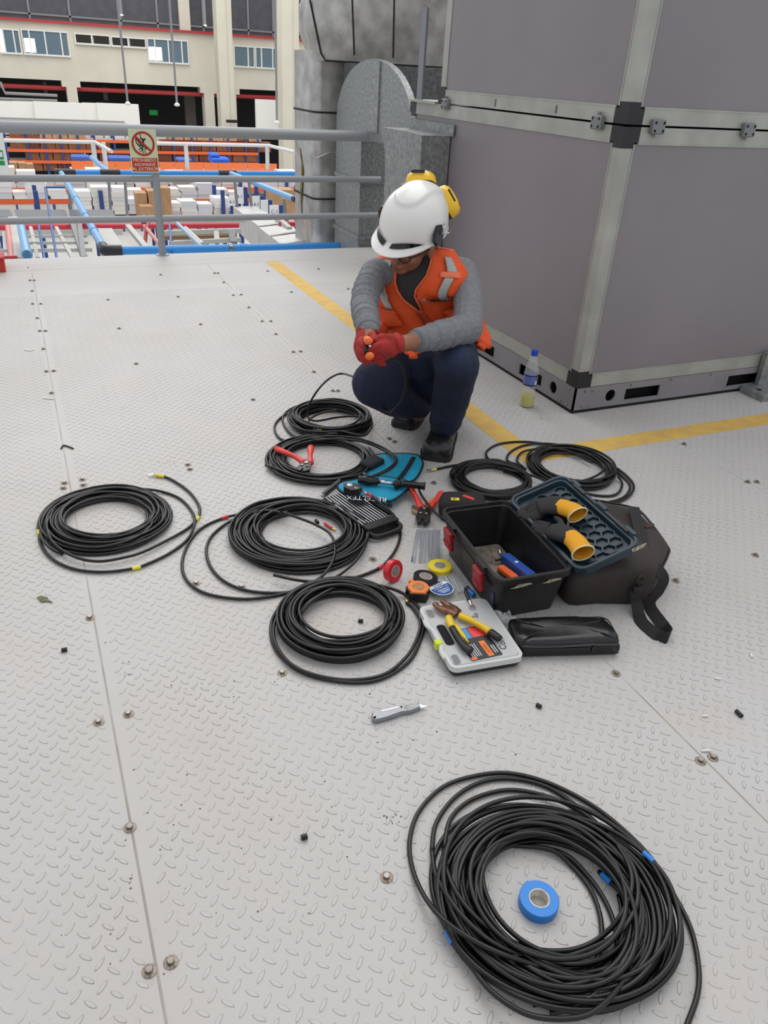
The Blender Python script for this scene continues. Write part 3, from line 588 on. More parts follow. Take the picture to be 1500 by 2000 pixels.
# ---------------------------------------------------------------- pipes below the deck edge
PB = M('blue_pipe', (48, 142, 220), .35); PBL = M('light_blue_pipe', (122, 178, 224), .35); PBK = M('black_fitting', (34, 36, 40), .4); PR_ = M('red_pipe_paint', (206, 52, 72), .4); PPK = M('pale_red_pipe', (222, 142, 136), .5)
bp = thing('blue_pipe_run', 'bright blue pipe running along the deck edge with black elbow', 'pipe', (.585, 6.85, -.12)); zb = -.085; rb_ = .034
obj('pipe', MB().tube([(.64, 6.85, zb), (2.6, 6.75, zb)], rb_, 14), PB, bp, 60)
obj('pipe', MB().tube([(.585, 6.98, zb), (.585, 11.9, zb)], rb_, 14), PBL, bp, 60)
obj('elbow', MB().tube(crom([(.585, 7.02, zb), (.585, 6.9, zb), (.61, 6.86, zb), (.72, 6.845, zb)], 4), rb_*1.35, 14), PBK, bp, 60)
for y in (7.05, 7.7, 8.5, 9.6): obj('coupling', MB().tube([(.585, y, zb), (.585, y+.05, zb)], rb_*1.18, 14), PBL, bp, 60)
obj('coupling', MB().tube([(1.70, 6.796, zb), (1.76, 6.793, zb)], rb_*1.15, 14), PB, bp, 60); obj('pipe_clamp', MB().tube([(1.6, 6.80, zb), (1.63, 6.80, zb)], rb_*1.25, 14), STEEL, bp, 60)
bp = thing('blue_cross_pipe', 'far blue pipe running level above the white stacks', 'pipe', (2, 12, -.12))
obj('pipe', MB().tube([(.62, 12, zb), (5.6, 12, zb)], rb_, 12), PB, bp, 60)
for x in (.64, 1.22, 2.86): obj('tee', MB().tube([(x-.13, 12, zb), (x+.13, 12, zb)], rb_*1.3, 12), PBK, bp, 60)
obj('branch_pipe', MB().tube([(2.9, 11.95, zb), (3.13, 9.7, zb-.02)], rb_*1.05, 12), PBL, bp, 60); obj('end_cap', MB().tube([(3.13, 9.7, zb-.02), (3.14, 9.62, zb-.02)], rb_*1.2, 12), PBK, bp, 60)
obj('branch_pipe', MB().tube([(1.2, 12.05, zb), (1.16, 13.9, zb)], rb_*1.05, 12), PBL, bp, 60)
def pl(name, label, pts, r, mat, cat='pipe', cap=None):
    t = thing(name, label, cat, GY(*pts[-1])); obj('tube', MB().tube([GY(*q) for q in pts], r, 10), mat, t, 60)
    if cap: obj('collar', MB().tube([GY(*pts[-1]), GY(*pts[-1])+(GY(*pts[-2])-GY(*pts[-1])).normalized()*.05], r*1.25, 10), cap, t, 60)
    return t
pl('blue_riser', 'short light blue pipe rising beside the red leg at the picture edge', [(41, 442, 7.6), (53, 498, 6.7)], .034, PBL, cap=PBL)
for i, q in enumerate(([(88, 366, 8), (112, 512, 6.7)], [(127, 366, 8), (88, 366, 8)], [(75, 436, 7.6), (88, 512, 6.7)], [(330, 425, 8), (336, 500, 6.7)])):
    pl('thin_blue_conduit', ['long thin blue conduit dropping past the railing', 'thin level blue conduit joining the light blue pipe', 'thin blue conduit next to the short blue riser', 'thin blue conduit beside the railing post'][i], q, .010, M('conduit_blue', (44, 96, 160), .4))
pl('grey_conduit', 'pale blue grey brace tube sloping to the pipe clamp', [(334, 425, 8.0), (394, 482, 6.82)], .018, M('pale_conduit', (166, 190, 210), .4)); pl('grey_conduit', 'cream brace tube sloping beside the pale blue brace', [(362, 446, 7.8), (396, 478, 6.85)], .022, M('cream_tube', (206, 202, 192), .5))
pl('red_fire_pipe', 'long red pipe crossing under the lower rail', [(-20, 444, 8.6), (466, 440, 8.6)], .028, PR_); pl('red_fire_pipe', 'short red pipe end beside the foil duct', [(545, 438, 8.6), (640, 436, 8.6)], .028, PR_)
pl('red_drop_pipe', 'red hose shaped drop pipe beside the railing post', [(276, 434, 8.4), (290, 434, 8.4), (286, 446, 8.2), (283, 478, 8.0)], .018, REDB); pl('red_drop_pipe', 'pale red sloping pipe behind the railing post', [(281, 440, 8.4), (318, 485, 7.2)], .018, PPK); pl('red_drop_pipe', 'pale red leg at the picture edge below the red pipe', [(14, 436, 8.5), (23, 505, 7.0)], .022, PPK)
pl('red_drop_pipe', 'thin red bar near the deck at the picture edge', [(0, 503, 7.0), (34, 502, 7.0)], .012, REDB)
# steelwork
LS = M('light_steel', (196, 194, 188), .6, var=.05, vs=3); MS = M('mid_steel', (132, 134, 136), .55); DG = M('dark_grey_sheet', (92, 94, 98), .5)
def beam(name, label, a, b, wd, ht, mat, cat='beam'):
    a, b = GY(*a), GY(*b); T = frame((a+b)/2, b-a, zh=(0, 0, 1)); L_ = (b-a).length/2
    return tag(obj(name, MB().box(-L_, L_, -wd/2, wd/2, -ht/2, ht/2, T=T), mat), label, cat)
rf = thing('framed_roof', 'pale framed low roof with dark grey panes behind the lower rail', 'roof', GY(60, 425, 10))
for (p0, p1) in ((-20, 19), (28, 126), (134, 162), (168, 218)):
    a, b, c, e = GY(p0, 409, 10.4), GY(p1, 409, 10.4), GY(p1+8, 424, 9.6), GY(p0+3, 424, 9.6); obj('pane', MB().add([a, b, c, e, a-V((0, 0, .03)), b-V((0, 0, .03)), c-V((0, 0, .03)), e-V((0, 0, .03))], [(0, 3, 2, 1), (4, 5, 6, 7), (0, 1, 5, 4), (1, 2, 6, 5), (2, 3, 7, 6), (3, 0, 4, 7)]), DG, rf)
a, b, c, e = GY(-30, 405, 10.6), GY(210, 405, 10.6), GY(236, 430, 9.4), GY(-30, 430, 9.4); obj('roof_frame', MB().add([q-V((0, 0, k)) for k in (.10, .16) for q in (a, b, c, e)], [(0, 3, 2, 1), (4, 5, 6, 7), (0, 1, 5, 4), (1, 2, 6, 5), (2, 3, 7, 6), (3, 0, 4, 7)]), LS, rf)
a, b, c, e = GY(180, 428, 9.2), GY(208, 428, 9.2), GY(242, 484, 7.4), GY(196, 484, 7.4); tag(obj('wide_flange', MB().add([q-V((0, 0, k)) for k in (0, .12) for q in (a, b, c, e)], [(0, 3, 2, 1), (4, 5, 6, 7), (0, 1, 5, 4), (1, 2, 6, 5), (2, 3, 7, 6), (3, 0, 4, 7)]), LS), 'broad pale steel flange running under the light blue pipe', 'beam')
bl_ = [((0, 436, 8.8), (480, 430, 8.8), .05, .05, LS, 'pale level beam behind the long red pipe'), ((26, 428, 9), (40, 508, 7), .09, .05, LS, 'pale upright beam beside the pale red leg'), ((140, 430, 8.6), (165, 505, 7), .05, .05, MS, 'grey sloping strut below the lower rail'), ((155, 432, 8.4), (164, 505, 6.9), .04, .04, MS, 'grey sloping strut beside the light blue pipe'), ((0, 490, 7.4), (180, 488, 7.4), .02, .03, LS, 'thin pale level bar near the deck edge'), ((250, 442, 8.4), (290, 490, 7.1), .05, .04, LS, 'pale sloping beam behind the red drop pipe'), ((318, 455, 8.0), (470, 450, 8.0), .04, .04, LS, 'pale upper chord above the brown sheeting'), ((330, 476, 7.6), (470, 468, 7.6), .04, .04, LS, 'pale lower chord below the brown sheeting'), ((452, 452, 7.6), (456, 476, 7.4), .06, .05, MS, 'short grey post under the foil duct'), ((422, 452, 8.0), (424, 470, 7.8), .05, .04, LS, 'short pale post on the brown sheeting'), ((60, 445, 8.3), (74, 505, 7.1), .03, .03, LS, 'thin pale rail of the cable ladder'), ((8, 455, 8.3), (12, 505, 7.2), .03, .03, LS, 'thin pale rail at the picture edge'), ((110, 445, 8.3), (142, 505, 7.1), .03, .03, LS, 'second thin pale rail of the cable ladder'), ((540, 425, 9), (566, 448, 8.2), .05, .05, LS, 'short pale sloping beam behind the foil duct')]
for a, b, wd, ht, m, lb in bl_: beam('steel_beam', lb, a, b, wd, ht, m)
for i, (a, b) in enumerate((((44, 462, 7.9), (170, 461, 7.9)), ((48, 475, 7.6), (172, 474, 7.6)), ((20, 484, 7.5), (60, 483, 7.5)))): beam('steel_beam', ['upper thin rung of the cable ladder', 'lower thin rung of the cable ladder', 'short thin rung at the picture edge'][i], a, b, .02, .025, LS)
for i, (q, y0, y1, Y) in enumerate(((68+66, 366, 408, 11), (212, 345, 425, 11), (244, 350, 425, 11), (458, 350, 402, 11), (486, 352, 402, 11), (555, 388, 445, 9.5))): seg('hanger_post', ['thin grey post beside the light blue pipe', 'thin grey post between white stacks and railing post', 'thin grey post just before the railing post', 'dark grey post beside board B-1', 'slim grey post right of board B-1', 'grey post under the capped blue branch pipe'][i], 'post', [(q, y0, Y), (q+5, y1, Y)], .02, MS, 6)
# brown corrugated sheet and floor clutter beneath
a, b, c, e = GY(318, 453, 8.4), GY(462, 449, 8.4), GY(462, 466, 7.9), GY(322, 470, 7.9)
cs = thing('corrugated_sheet', 'brown ribbed sheet lying between the pale beams', 'sheet', c)
for k in range(4):
    p, q = a.lerp(e, k/4), b.lerp(c, k/4); obj('rib', MB().tube([p, q], .02, 6), M('brown_sheet', (150, 122, 92), .7), cs)
# galvanised duct running away below the deck
fd = thing('flat_duct', 'pale galvanised duct sloping away below the deck edge', 'duct', GY(540, 475, 7.6))
a0, b0 = GY(456, 404, 11), GY(496, 402, 11); a1, b1 = GY(548, 474, 7.3), GY(612, 464, 7.3)
h_ = V((0, 0, -.28)); am, bm2 = a0.lerp(a1, .62), b0.lerp(b1, .62)
FW = M('pale_galvanised', (206, 204, 200), .4, .35, var=.06, vs=5)
obj('duct_section', MB().add([a0, b0, bm2, am, a0+h_, b0+h_, bm2+h_, am+h_], [(0, 3, 2, 1), (4, 5, 6, 7), (0, 1, 5, 4), (1, 2, 6, 5), (2, 3, 7, 6), (3, 0, 4, 7)]), FW, fd)
dz = V((0, 0, -.012)); obj('duct_section', MB().add([am+dz, bm2+dz, b1+dz, a1+dz, am+h_, bm2+h_, b1+h_, a1+h_], [(0, 3, 2, 1), (4, 5, 6, 7), (0, 1, 5, 4), (1, 2, 6, 5), (2, 3, 7, 6), (3, 0, 4, 7)]), FW, fd)
for t in (.3, .62, .85): p, q = a0.lerp(a1, t), b0.lerp(b1, t); obj('duct_joint', MB().tube([p+h_, p, q], .012, 4), FW, fd)
bx = MB(); random.seed(5)
# ================================================================ cables
CAB = M('black_cable_jacket', (15, 14, 15), .4, var=.12, vs=30); CR_ = .0047
TY = M('yellow_tape', (232, 218, 40), .4); TRD = M('red_tape', (206, 40, 48), .4); TBL = M('blue_tape', (28, 128, 214), .4); TIN = M('tinned_copper', (205, 203, 198), .25, .9); BRASS = M('brass_lug', (200, 170, 80), .3, .9)
def wind(c, rin, rout, turns, seed, asp=1.0, ang=0, th0=0, drift=(0, 0), layers=None, wob=.03, d=1, lean=(0, 0), spread=.012):
    """a hand-wound coil: each turn has its own radius, centre and height"""
    rnd = random.Random(seed); per = max(1, int((rout-rin)/.0100)); slots = []
    for i in range(turns): slots.append((rin+((i % per)+.5)*(rout-rin)/per, i//per))
    body = slots[:]; rnd.shuffle(body); body.sort(key=lambda s: s[1]+rnd.uniform(-.6, .6))
    T = []
    for i, (r, l) in enumerate(body):
        T.append((r*rnd.uniform(.985, 1.015), rnd.gauss(0, spread*.5)+drift[0]*i/turns, rnd.gauss(0, spread*.5)+drift[1]*i/turns, CR_+.0093*l+rnd.uniform(0, .003), rnd.uniform(0, 6.28), rnd.uniform(.3, 1)*wob))
    S = 30; pts = []
    for k in range(turns*S):
        u = k/S; i = int(u); f = u-i; j = min(i+1, turns-1); f = min(1, max(0, (f-.55)/.45)); f = f*f*(3-2*f)
        a, b = T[i], T[j]; q = [a[n]*(1-f)+b[n]*f for n in range(4)]
        th = th0+d*2*PI*u
        r = q[0]*(1+(a[5]*(1-f)+b[5]*f)*math.sin(2*th+a[4]*(1-f)+b[4]*f))
        x, y = r*math.cos(th), r*math.sin(th)*asp; ca, sa = math.cos(ang), math.sin(ang)
        hump = .004*max(0, math.sin(3*th+a[4]))*(1 if i % 2 else .3)
        pts.append(V((c[0]+x*ca-y*sa+q[1]+lean[0]*q[3], c[1]+x*sa+y*ca+q[2]+lean[1]*q[3], q[3]+hump)))
    for k in range(24):
        f = k/24; pts[k].z = CR_*(1-f)+pts[k].z*f; pts[-1-k].z = CR_*(1-f)+pts[-1-k].z*f
    return pts
def wire(mb, pts, sub=5): q = crom(pts, sub); mb.tube(q, CR_, 8); return q
PATHS = {}
def wrap(par, a, b, mat, z=.007, k=1.25, z2=None, L=.024):
    """tape wound on the cable that passes nearest to the picture points a-b"""
    m = V(((a[0]+b[0])/2, (a[1]+b[1])/2)); best = None
    for p in PATHS[par.name]:
        for i in range(2, len(p)-2):
            q = p[i]-CO; d_ = q.dot(CW); e = (V((750+FPX*q.dot(CR)/d_, 1000-FPX*q.dot(CU)/d_))-m).length-200*p[i].z
            if best is None or e < best[0]: best = (e, p, i)
    e, p, i = best; j0 = j1 = i
    while j0 > 0 and (p[j0]-p[i]).length < L/2: j0 -= 1
    while j1 < len(p)-1 and (p[j1]-p[i]).length < L/2: j1 += 1
    t0 = p[i]+(p[j0]-p[i]).normalized()*L/2; t1 = p[i]+(p[j1]-p[i]).normalized()*L/2
    obj('tape_wrap', MB().tube([t0, p[i], t1], CR_*k, 10), mat, par, 60)
def ring_lug(par, tip, back, z=.008, tapem=TY, k=1.0, ringm=TIN, name='ring_terminal'):
    """ring at tip, barrel towards back (picture points)"""
    a, b = G(tip[0], tip[1], z), G(back[0], back[1], z); u = (b-a).normalized(); T = frame(a, u, zh=(0, 0, 1)); s = k
    mb = MB(); n = 18
    o = [(.0085*s*math.cos(2*PI*i/n), .0085*s*math.sin(2*PI*i/n)) for i in range(n)]; i_ = [(.0045*s*math.cos(2*PI*i/n), .0045*s*math.sin(2*PI*i/n)) for i in range(n)]
    vs = [T @ V((x, y, zz)) for zz in (-.001, .001) for ring in (o, i_) for x, y in ring]
    fs = []
    for q in range(n):
        p = (q+1) % n; fs += [(2*n+q, 2*n+p, 3*n+p, 3*n+q), (q, n+q, n+p, p), (q, p, 2*n+p, 2*n+q), (n+q, 3*n+q, 3*n+p, n+p)]
    mb.add(vs, fs); mb.tube([T @ V((.0075*s, 0, 0)), T @ V((.012*s, 0, .0005)), T @ V((.022*s, 0, .001))], [(.004*s, .0012), (.004*s, .003*s), (.0045*s, .0045*s)], 10)
    lg = obj(name, mb, ringm, par, 40)
    if tapem: obj('tape_wrap', MB().tube([T @ V((.018*s, 0, .001)), b], CR_*1.2*max(.8, s), 10), tapem, par, 60)
    return lg
def coil(label, c, parts_, base_seed=0):
    t = thing('cable_coil', label, 'cable coil', (c[0], c[1], 0)); mb = MB()
    PATHS[t.name] = [wire(mb, p, 3 if len(p) > 150 else 7) for p in parts_]
    obj('cable', mb, CAB, t, 180); return t
Z5 = lambda p, z=.0065: Gs(zm(40, 900, .25333, p), z); Z6 = lambda p, z=.0065: Gs(zm(340, 960, .34667, p), z); Z7 = lambda p, z=.0065: Gs(zm(760, 1480, .42667, p), z)
Z8 = lambda p, z=.0065: Gs(zm(500, 700, .26667, p), z); Z3 = lambda p, z=.0065: Gs(zm(840, 860, .33333, p), z)
# 1: yellow-taped coil at the far edge
w1 = wind((.098, 2.275), .118, .205, 22, 21, 1.06, .5, .4)
tailA = Z5([(1040, 108), (1110, 122), (1200, 165), (1300, 238), (1370, 330), (1382, 400), (1355, 455), (1290, 520), (1150, 602, .008), (950, 700, .012), (800, 745, .014), (600, 775, .014), (420, 740, .016), (260, 640, .02), (205, 520, .026), (225, 430, .024), (330, 330, .004)])
loopB = Z5([(150, 545), (150, 620), (200, 712), (300, 790), (450, 842), (650, 857), (860, 832), (960, 803), (1150, 712), (1290, 602), (1342, 480, .018), (1322, 390), (1230, 292), (1100, 240), (950, 218, .014), (700, 210, .022), (450, 252, .022), (280, 322, .02), (185, 420, .018), (158, 520, .012), (165, 600, .02), (240, 680, .018), (330, 720, .004)])
c1 = coil('black cable coil with yellow tape bands lying furthest from the toolbox', (.1, 2.27), [w1, tailA, loopB])
ring_lug(c1, zm(40, 900, .25333, [(1005, 106)])[0], zm(40, 900, .25333, [(1110, 121)])[0])
wrap(c1, (382.5, 1008), (386.5, 1017), TY, .0065, 1.3); wrap(c1, (258, 1108.5), (271, 1106), TY); wrap(c1, (76, 1033), (77.5, 1046), TY, .0065, 1.35)
# 2: red-taped coil in the middle
w2 = wind((.652, 1.988), .135, .222, 26, 33, 1.0, 0, 2.0)
a2 = Z6([(600, 118, .036), (520, 108, .034), (430, 120, .024), (285, 147), (150, 210), (72, 310), (45, 420), (80, 510), (180, 575), (350, 604), (500, 598), (680, 558), (820, 488, .016), (890, 400, .03), (906, 320, .032), (880, 240, .03), (800, 188, .028), (700, 148, .034), (610, 118, .036)])
b2 = Z6([(620, 95, .004), (560, 100, .02), (470, 118, .026), (380, 140, .016), (280, 190), (205, 260), (182, 340), (210, 430), (290, 510), (420, 560), (600, 571), (760, 545), (900, 490, .012), (1020, 395, .02), (1078, 300, .022), (1085, 210, .022), (1050, 140, .014), (1000, 100, .004)])
c2_ = Z6([(560, 470, .024), (700, 500, .02), (850, 510), (1000, 490), (1150, 435), (1222, 368), (1265, 290), (1274, 220), (1242, 140, .03), (1190, 92, .052), (1140, 48, .058), (1110, 22, .06)])
d2 = Z6([(640, 112, .03), (540, 160, .012), (492, 220, .008), (500, 262), (560, 325), (660, 362), (760, 372, .009), (850, 345, .02)])
c2 = coil('black cable coil with red tape bands and two loose loops in the middle', (.65, 1.98), [w2, a2, b2, c2_, d2])
wrap(c2, (427, 1014), (446, 1009), TRD); wrap(c2, (737, 1110.5), (749, 1103), TRD); obj('heat_shrink', MB().tube([G(717, 964, .06), G(731, 973, .057)], CR_*1.25, 10), TRD, c2, 60); ring_lug(c2, (707, 960), (722, 967), .06, None)
obj('heat_shrink', MB().tube([G(634, 1022, .0065), G(648, 1032, .0065)], CR_, 10), TRD, c2, 60); obj('bare_end', MB().tube([G(648, 1032, .0065), G(656, 1036, .0065)], .003, 6), BRASS, c2)
obj('cable_end', MB().tube([G(614, 1084.5, .010), G(626, 1083, .010)], .0062, 8), CAB, c2)
# 3: plain coil lower middle
w3 = wind((.620, 1.530), .108, .178, 23, 52, 1.0, 0, 1.0, wob=.02)
a3 = Z6([(612, 622, .02), (590, 655, .014), (552, 725), (548, 820), (590, 915), (700, 1008), (850, 1058), (1050, 1076), (1200, 1042), (1330, 950), (1390, 830), (1408, 722), (1372, 645), (1300, 580, .012), (1200, 540, .026), (1080, 522, .03), (940, 518, .03), (800, 545, .026), (690, 610, .014), (640, 680, .004)])
b3 = Z6([(700, 560, .03), (620, 650, .02), (565, 745, .018), (570, 850, .016), (650, 965, .014), (780, 1030, .012), (980, 1062, .008), (1180, 1032, .01), (1310, 930, .012), (1372, 820, .012), (1388, 730, .01), (1350, 660), (1310, 625)])
c3 = coil('black cable coil without tape in front of the plastic case', (.62, 1.53), [w3, a3, b3, Z6([(960, 530, .004), (900, 545, .03), (830, 580, .034), (760, 630, .03), (715, 690, .02), (695, 750, .004)])])
obj('bare_end', MB().tube([G(797, 1179, .0065), G(794, 1173, .0065)], .0045, 8), BRASS, c3)
# 4: large foreground coil
w4 = wind((.685, .628), .128, .212, 34, 71, .94, R(-30), .3, wob=.05, spread=.022)
a4 = Z7([(1330, 1300), (1365, 1219), (1412, 1080), (1416, 950), (1380, 780), (1300, 622), (1195, 455), (1050, 310), (900, 200), (720, 112), (550, 71), (400, 82), (250, 132), (140, 240), (95, 370), (105, 500), (160, 632, .02), (250, 742, .04), (380, 832, .046), (520, 900, .046), (700, 958, .03), (850, 988, .02), (1000, 962, .02), (1120, 890, .030), (1185, 800, .02), (1200, 740, .004)], .0065)
b4 = Z7([(195, 430), (215, 300), (300, 182), (420, 112), (560, 96), (720, 132), (870, 230), (1000, 350, .02), (1090, 452, .038), (1135, 560, .044), (1130, 680, .044), (1060, 792, .04), (950, 862, .02), (800, 910, .008), (620, 905, .03), (480, 850, .044), (350, 740, .046), (260, 620, .036), (210, 520, .016)], .0065)
e4 = Z7([(252, 410, .01), (280, 282), (360, 202), (480, 157), (600, 150), (760, 190, .012), (900, 262, .012), (1020, 370, .03), (1096, 490, .042), (1110, 600, .044), (1060, 722, .04), (970, 820, .016), (850, 876), (700, 882), (560, 842, .02), (430, 760, .04), (330, 650, .044), (270, 530, .034), (250, 420, .014)], .0065)
f4 = Z7([(560, 400, .004), (740, 420, .014), (840, 500), (920, 600), (965, 720), (970, 850), (930, 960, .012), (850, 1045, .028), (740, 1110, .02), (660, 1130, .004)])
g4 = Z7([(640, 400, .004), (800, 440, .012), (900, 530), (980, 640), (1030, 760), (1040, 880), (1010, 990, .02), (930, 1090, .03), (820, 1150, .02), (740, 1170, .004)])
h4 = Z7([(960, 520, .004), (1080, 640, .02), (1130, 760, .012), (1135, 880, .012), (1080, 1010, .03), (980, 1130, .042), (860, 1190, .046), (650, 1180, .046), (480, 1080, .03), (380, 960, .02), (340, 900, .004)])
c4 = coil('large black cable coil with blue tape bands round a blue tape roll', (.68, .63), [w4, a4, b4 + [b4[0]+V((0, 0, .004))], e4, f4, g4, h4])
wrap(c4, (1261, 1664), (1277, 1680), TBL, .0065, 1.2); wrap(c4, (949, 1617), (966, 1613), TBL, .046, 1.35); wrap(c4, (859, 1833), (866, 1853), TBL, .03, 1.35); wrap(c4, (1178, 1705), (1186, 1717), TBL, .034, 1.3)
# 5: coil behind, fed to the worker's hands
w5 = wind((1.062, 2.802), .128, .178, 20, 91, .98, 0, .2, wob=.02)
a5 = Z8([(455, 330), (350, 337), (250, 372), (196, 430), (215, 505), (285, 572, .012), (400, 600, .024)]); b5 = Z8([(430, 345, .026), (300, 382, .012), (200, 420), (140, 482), (142, 540), (182, 590), (262, 618)])
HAND = GD(722, 688, 2.515)
rise = [GD(735, 705, 2.53), GD(775, 706, 2.60), GD(792, 740, 2.66), GD(785, 780, 2.72), GD(765, 803, 2.78), GD(750, 798, 2.88), GD(725, 770, 3.02), GD(700, 742, 3.10), G(670, 730, .11), G(649, 736, .14), G(628, 753, .15), G(609, 780, .11), G(600, 804, .05), G(604, 817, .03), G(620, 822, .034), G(660, 815, .03), G(700, 813, .03), G(726, 820, .036)]
c5 = coil('black cable coil beside the crouching worker, one end rising to the hands', (1.06, 2.8), [w5, a5, b5, rise, Z8([(480, 522, .034), (600, 530, .036), (720, 555, .036), (800, 560, .034), (850, 500, .034)]), Z8([(425, 515, .02), (385, 490, .02), (400, 440, .02), (480, 400, .03), (600, 380, .034)])])
ring_lug(c5, (635, 788), (620, 788)); ring_lug(c5, (615, 838.5), (629, 839), .034)
# 6: coil that carries the red crimper
w6 = wind((.906, 2.468), .142, .208, 17, 14, 1.0, 0, 1.6, wob=.03)
a6 = Z8([(70, 782, .02), (130, 800, .024), (250, 845, .026), (400, 880, .026), (600, 880, .024), (780, 840, .03), (840, 760, .03), (862, 700, .026), (830, 655, .024)])
b6 = Z8([(330, 600, .03), (450, 578, .03), (600, 572, .03), (760, 590, .03), (900, 640, .02), (990, 692, .02), (1030, 742, .045), (1000, 800, .045), (900, 850, .04), (740, 890, .03), (600, 925, .02)]); e6 = Z8([(420, 600, .03), (600, 590, .032), (780, 610, .03), (920, 665, .022), (1005, 720, .04), (1012, 770, .045), (930, 830, .04), (800, 880, .03)])
c6 = coil('black cable coil with a red handled crimper lying on it', (.9, 2.47), [w6, a6, b6, e6])
# 7 and 8: the two coils behind the toolbox
w7 = wind((1.447, 2.112), .108, .158, 16, 41, .95, 0, .9, wob=.03)
a7 = Z3([(40, 168), (150, 146), (300, 139), (420, 145, .016), (520, 190, .02), (580, 250, .02)])
c7 = coil('smaller black cable coil behind the open toolbox with a ring terminal', (1.45, 2.11), [w7, a7, Z3([(330, 100, .02), (370, 130, .022), (450, 168, .024), (560, 195, .024), (680, 235, .02)])])
ring_lug(c7, (838, 918.5), (852, 916.5))
w8 = wind((1.802, 2.105), .122, .172, 12, 47, 1.05, 0, .4, wob=.04)
a8 = Z3([(380, 140, .018), (335, 100, .014), (335, 62), (410, 20), (550, 8), (700, 24), (850, 42), (1000, 110), (1120, 182), (1190, 255), (1180, 312), (1130, 350), (1050, 372), (960, 380)])
b8 = Z3([(540, 150, .01), (455, 120), (470, 70), (560, 28), (700, 20, .012), (860, 50, .02), (1000, 120, .01), (1100, 190), (1170, 260), (1150, 320), (1090, 352), (1000, 366), (930, 360)]); e8 = Z3([(560, 170), (510, 120), (540, 70, .012), (640, 50, .02), (800, 60, .022), (950, 130, .02)]); f8 = Z3([(850, 250, .012), (960, 215, .02), (1020, 170, .024), (1000, 130, .022)]); g8 = Z3([(880, 300), (960, 320), (1060, 325), (1110, 300), (1125, 250), (1100, 210, .02)])
c8 = coil('loosely wound black cable coil lying over the yellow line corner', (1.8, 2.1), [w8, a8, b8, e8, f8, g8])
# offcuts and litter on the plates
def bit(name, label, a, b, r, mat, cat='offcut', group=None):
    a, b = G(a[0], a[1], r), G(b[0], b[1], r); T = frame(a, b-a, zh=(0, 0, 1)); L_ = (b-a).length
    mb = MB(); mb.lathe([(r*.5, 0), (r, 0), (r, L_), (r*.5, L_), (r*.5, L_*.7)], 12, T @ Matrix.Rotation(R(90), 4, 'Y'), caps=True)
    return tag(obj(name, mb, mat, None, 40), label, cat, group)
for (a, b, lb) in (((120, 1270), (131, 1268), 'black cable offcut beside the deck seam'), ((588, 1636), (600, 1633), 'black cable offcut standing alone on the bare floor'), ((1048, 1376), (1057, 1381), 'short black cable offcut below the black pouch'), ((1438, 1388), (1449, 1399), 'black cable offcut at the far end of the bare plates'), ((700, 1212), (709, 1213), 'black cable offcut inside the untaped coil'), ((617, 1016), (621, 1021), 'black crumb of cable inside the red taped coil')):
    bit('cable_offcut', lb, a, b, .0055, CAB)
for (a, b, lb) in (((1396, 1324), (1407, 1326), 'white sleeve offcut near the black offcut'), ((1371, 1398), (1382, 1398), 'white sleeve offcut further along the plates'), ((1370, 1466), (1387, 1466), 'longest white sleeve offcut beside two bolts'), ((1467, 1277), (1469, 1284), 'small white sleeve offcut standing apart')):
    bit('sleeve_offcut', lb, a, b, .003, M('white_sleeve', (232, 230, 224), .5))
for (pts, lb) in ((((48, 683), (58, 685), (66, 682)), 'white plastic strip left of the bolt row'), (((85, 777), (95, 778), (106, 779)), 'white plastic strip beside the deck seam')):
    tag(obj('plastic_strip', MB().tube(Gs(pts, .003), [(.004, .002)]*3, 6), MATS['white_sleeve']), lb, 'litter')
tag(obj('wire_scrap', MB().tube(crom(Gs(((119, 876), (124, 870), (133, 872), (143, 876)), .004), 4), .003, 6), M('olive_dry', (52, 50, 34), .8)), 'dark curved scrap of wire near the folded edge', 'litter')
lf = MB(); lp = [(72, 1166), (80, 1163), (92, 1166), (95, 1171), (103, 1176), (90, 1174), (80, 1175)]
for z in (.001, .004): lf.v += [G(x, y, z) for x, y in lp]
n_ = len(lp); lf.f = [tuple(range(n_-1, -1, -1)), tuple(range(n_, 2*n_))]+[(i, (i+1) % n_, n_+(i+1) % n_, n_+i) for i in range(n_)]; lf.mi = [0]*len(lf.f)
tag(obj('dry_leaf', lf, M('leaf_olive', (112, 112, 84), .8, var=.2, vs=80)), 'small crumpled olive leaf on the floor plate', 'leaf')

random.seed(19); fk = MB()
for (x, y, n, sx, sy) in ((1060, 817, 46, 22, 7), (560, 640, 14, 60, 12), (440, 575, 8, 60, 15), (985, 800, 14, 40, 8), (340, 905, 10, 50, 14), (770, 860, 12, 24, 10), (830, 905, 12, 30, 16), (1080, 1440, 9, 60, 60), (420, 1350, 12, 80, 30), (240, 1290, 10, 30, 60), (1400, 1500, 10, 50, 30), (760, 1600, 22, 40, 18), (900, 600, 20, 250, 40), (400, 800, 26, 300, 60), (600, 1550, 40, 500, 200), (300, 1750, 24, 250, 160)):
    for k in range(n):
        c_ = G(random.gauss(x, sx*.5), random.gauss(y, sy*.5)); r_ = random.uniform(.0006, .0024)
        if abs(c_.x) > 3: continue
        a_ = random.random()*6; o_ = len(fk.v); fk.v += [c_+V((r_*math.cos(a_+q*1.57)*random.uniform(.5, 1.6), r_*math.sin(a_+q*1.57), .0006)) for q in range(4)]; fk.f.append((o_, o_+1, o_+2, o_+3)); fk.mi.append(0)
tag(obj('floor_grit', fk, M('brown_grit', (112, 92, 76), .9, var=.3, vs=40)), 'fine brown grit and crumbs scattered over the deck plates', 'dirt', kind='stuff')
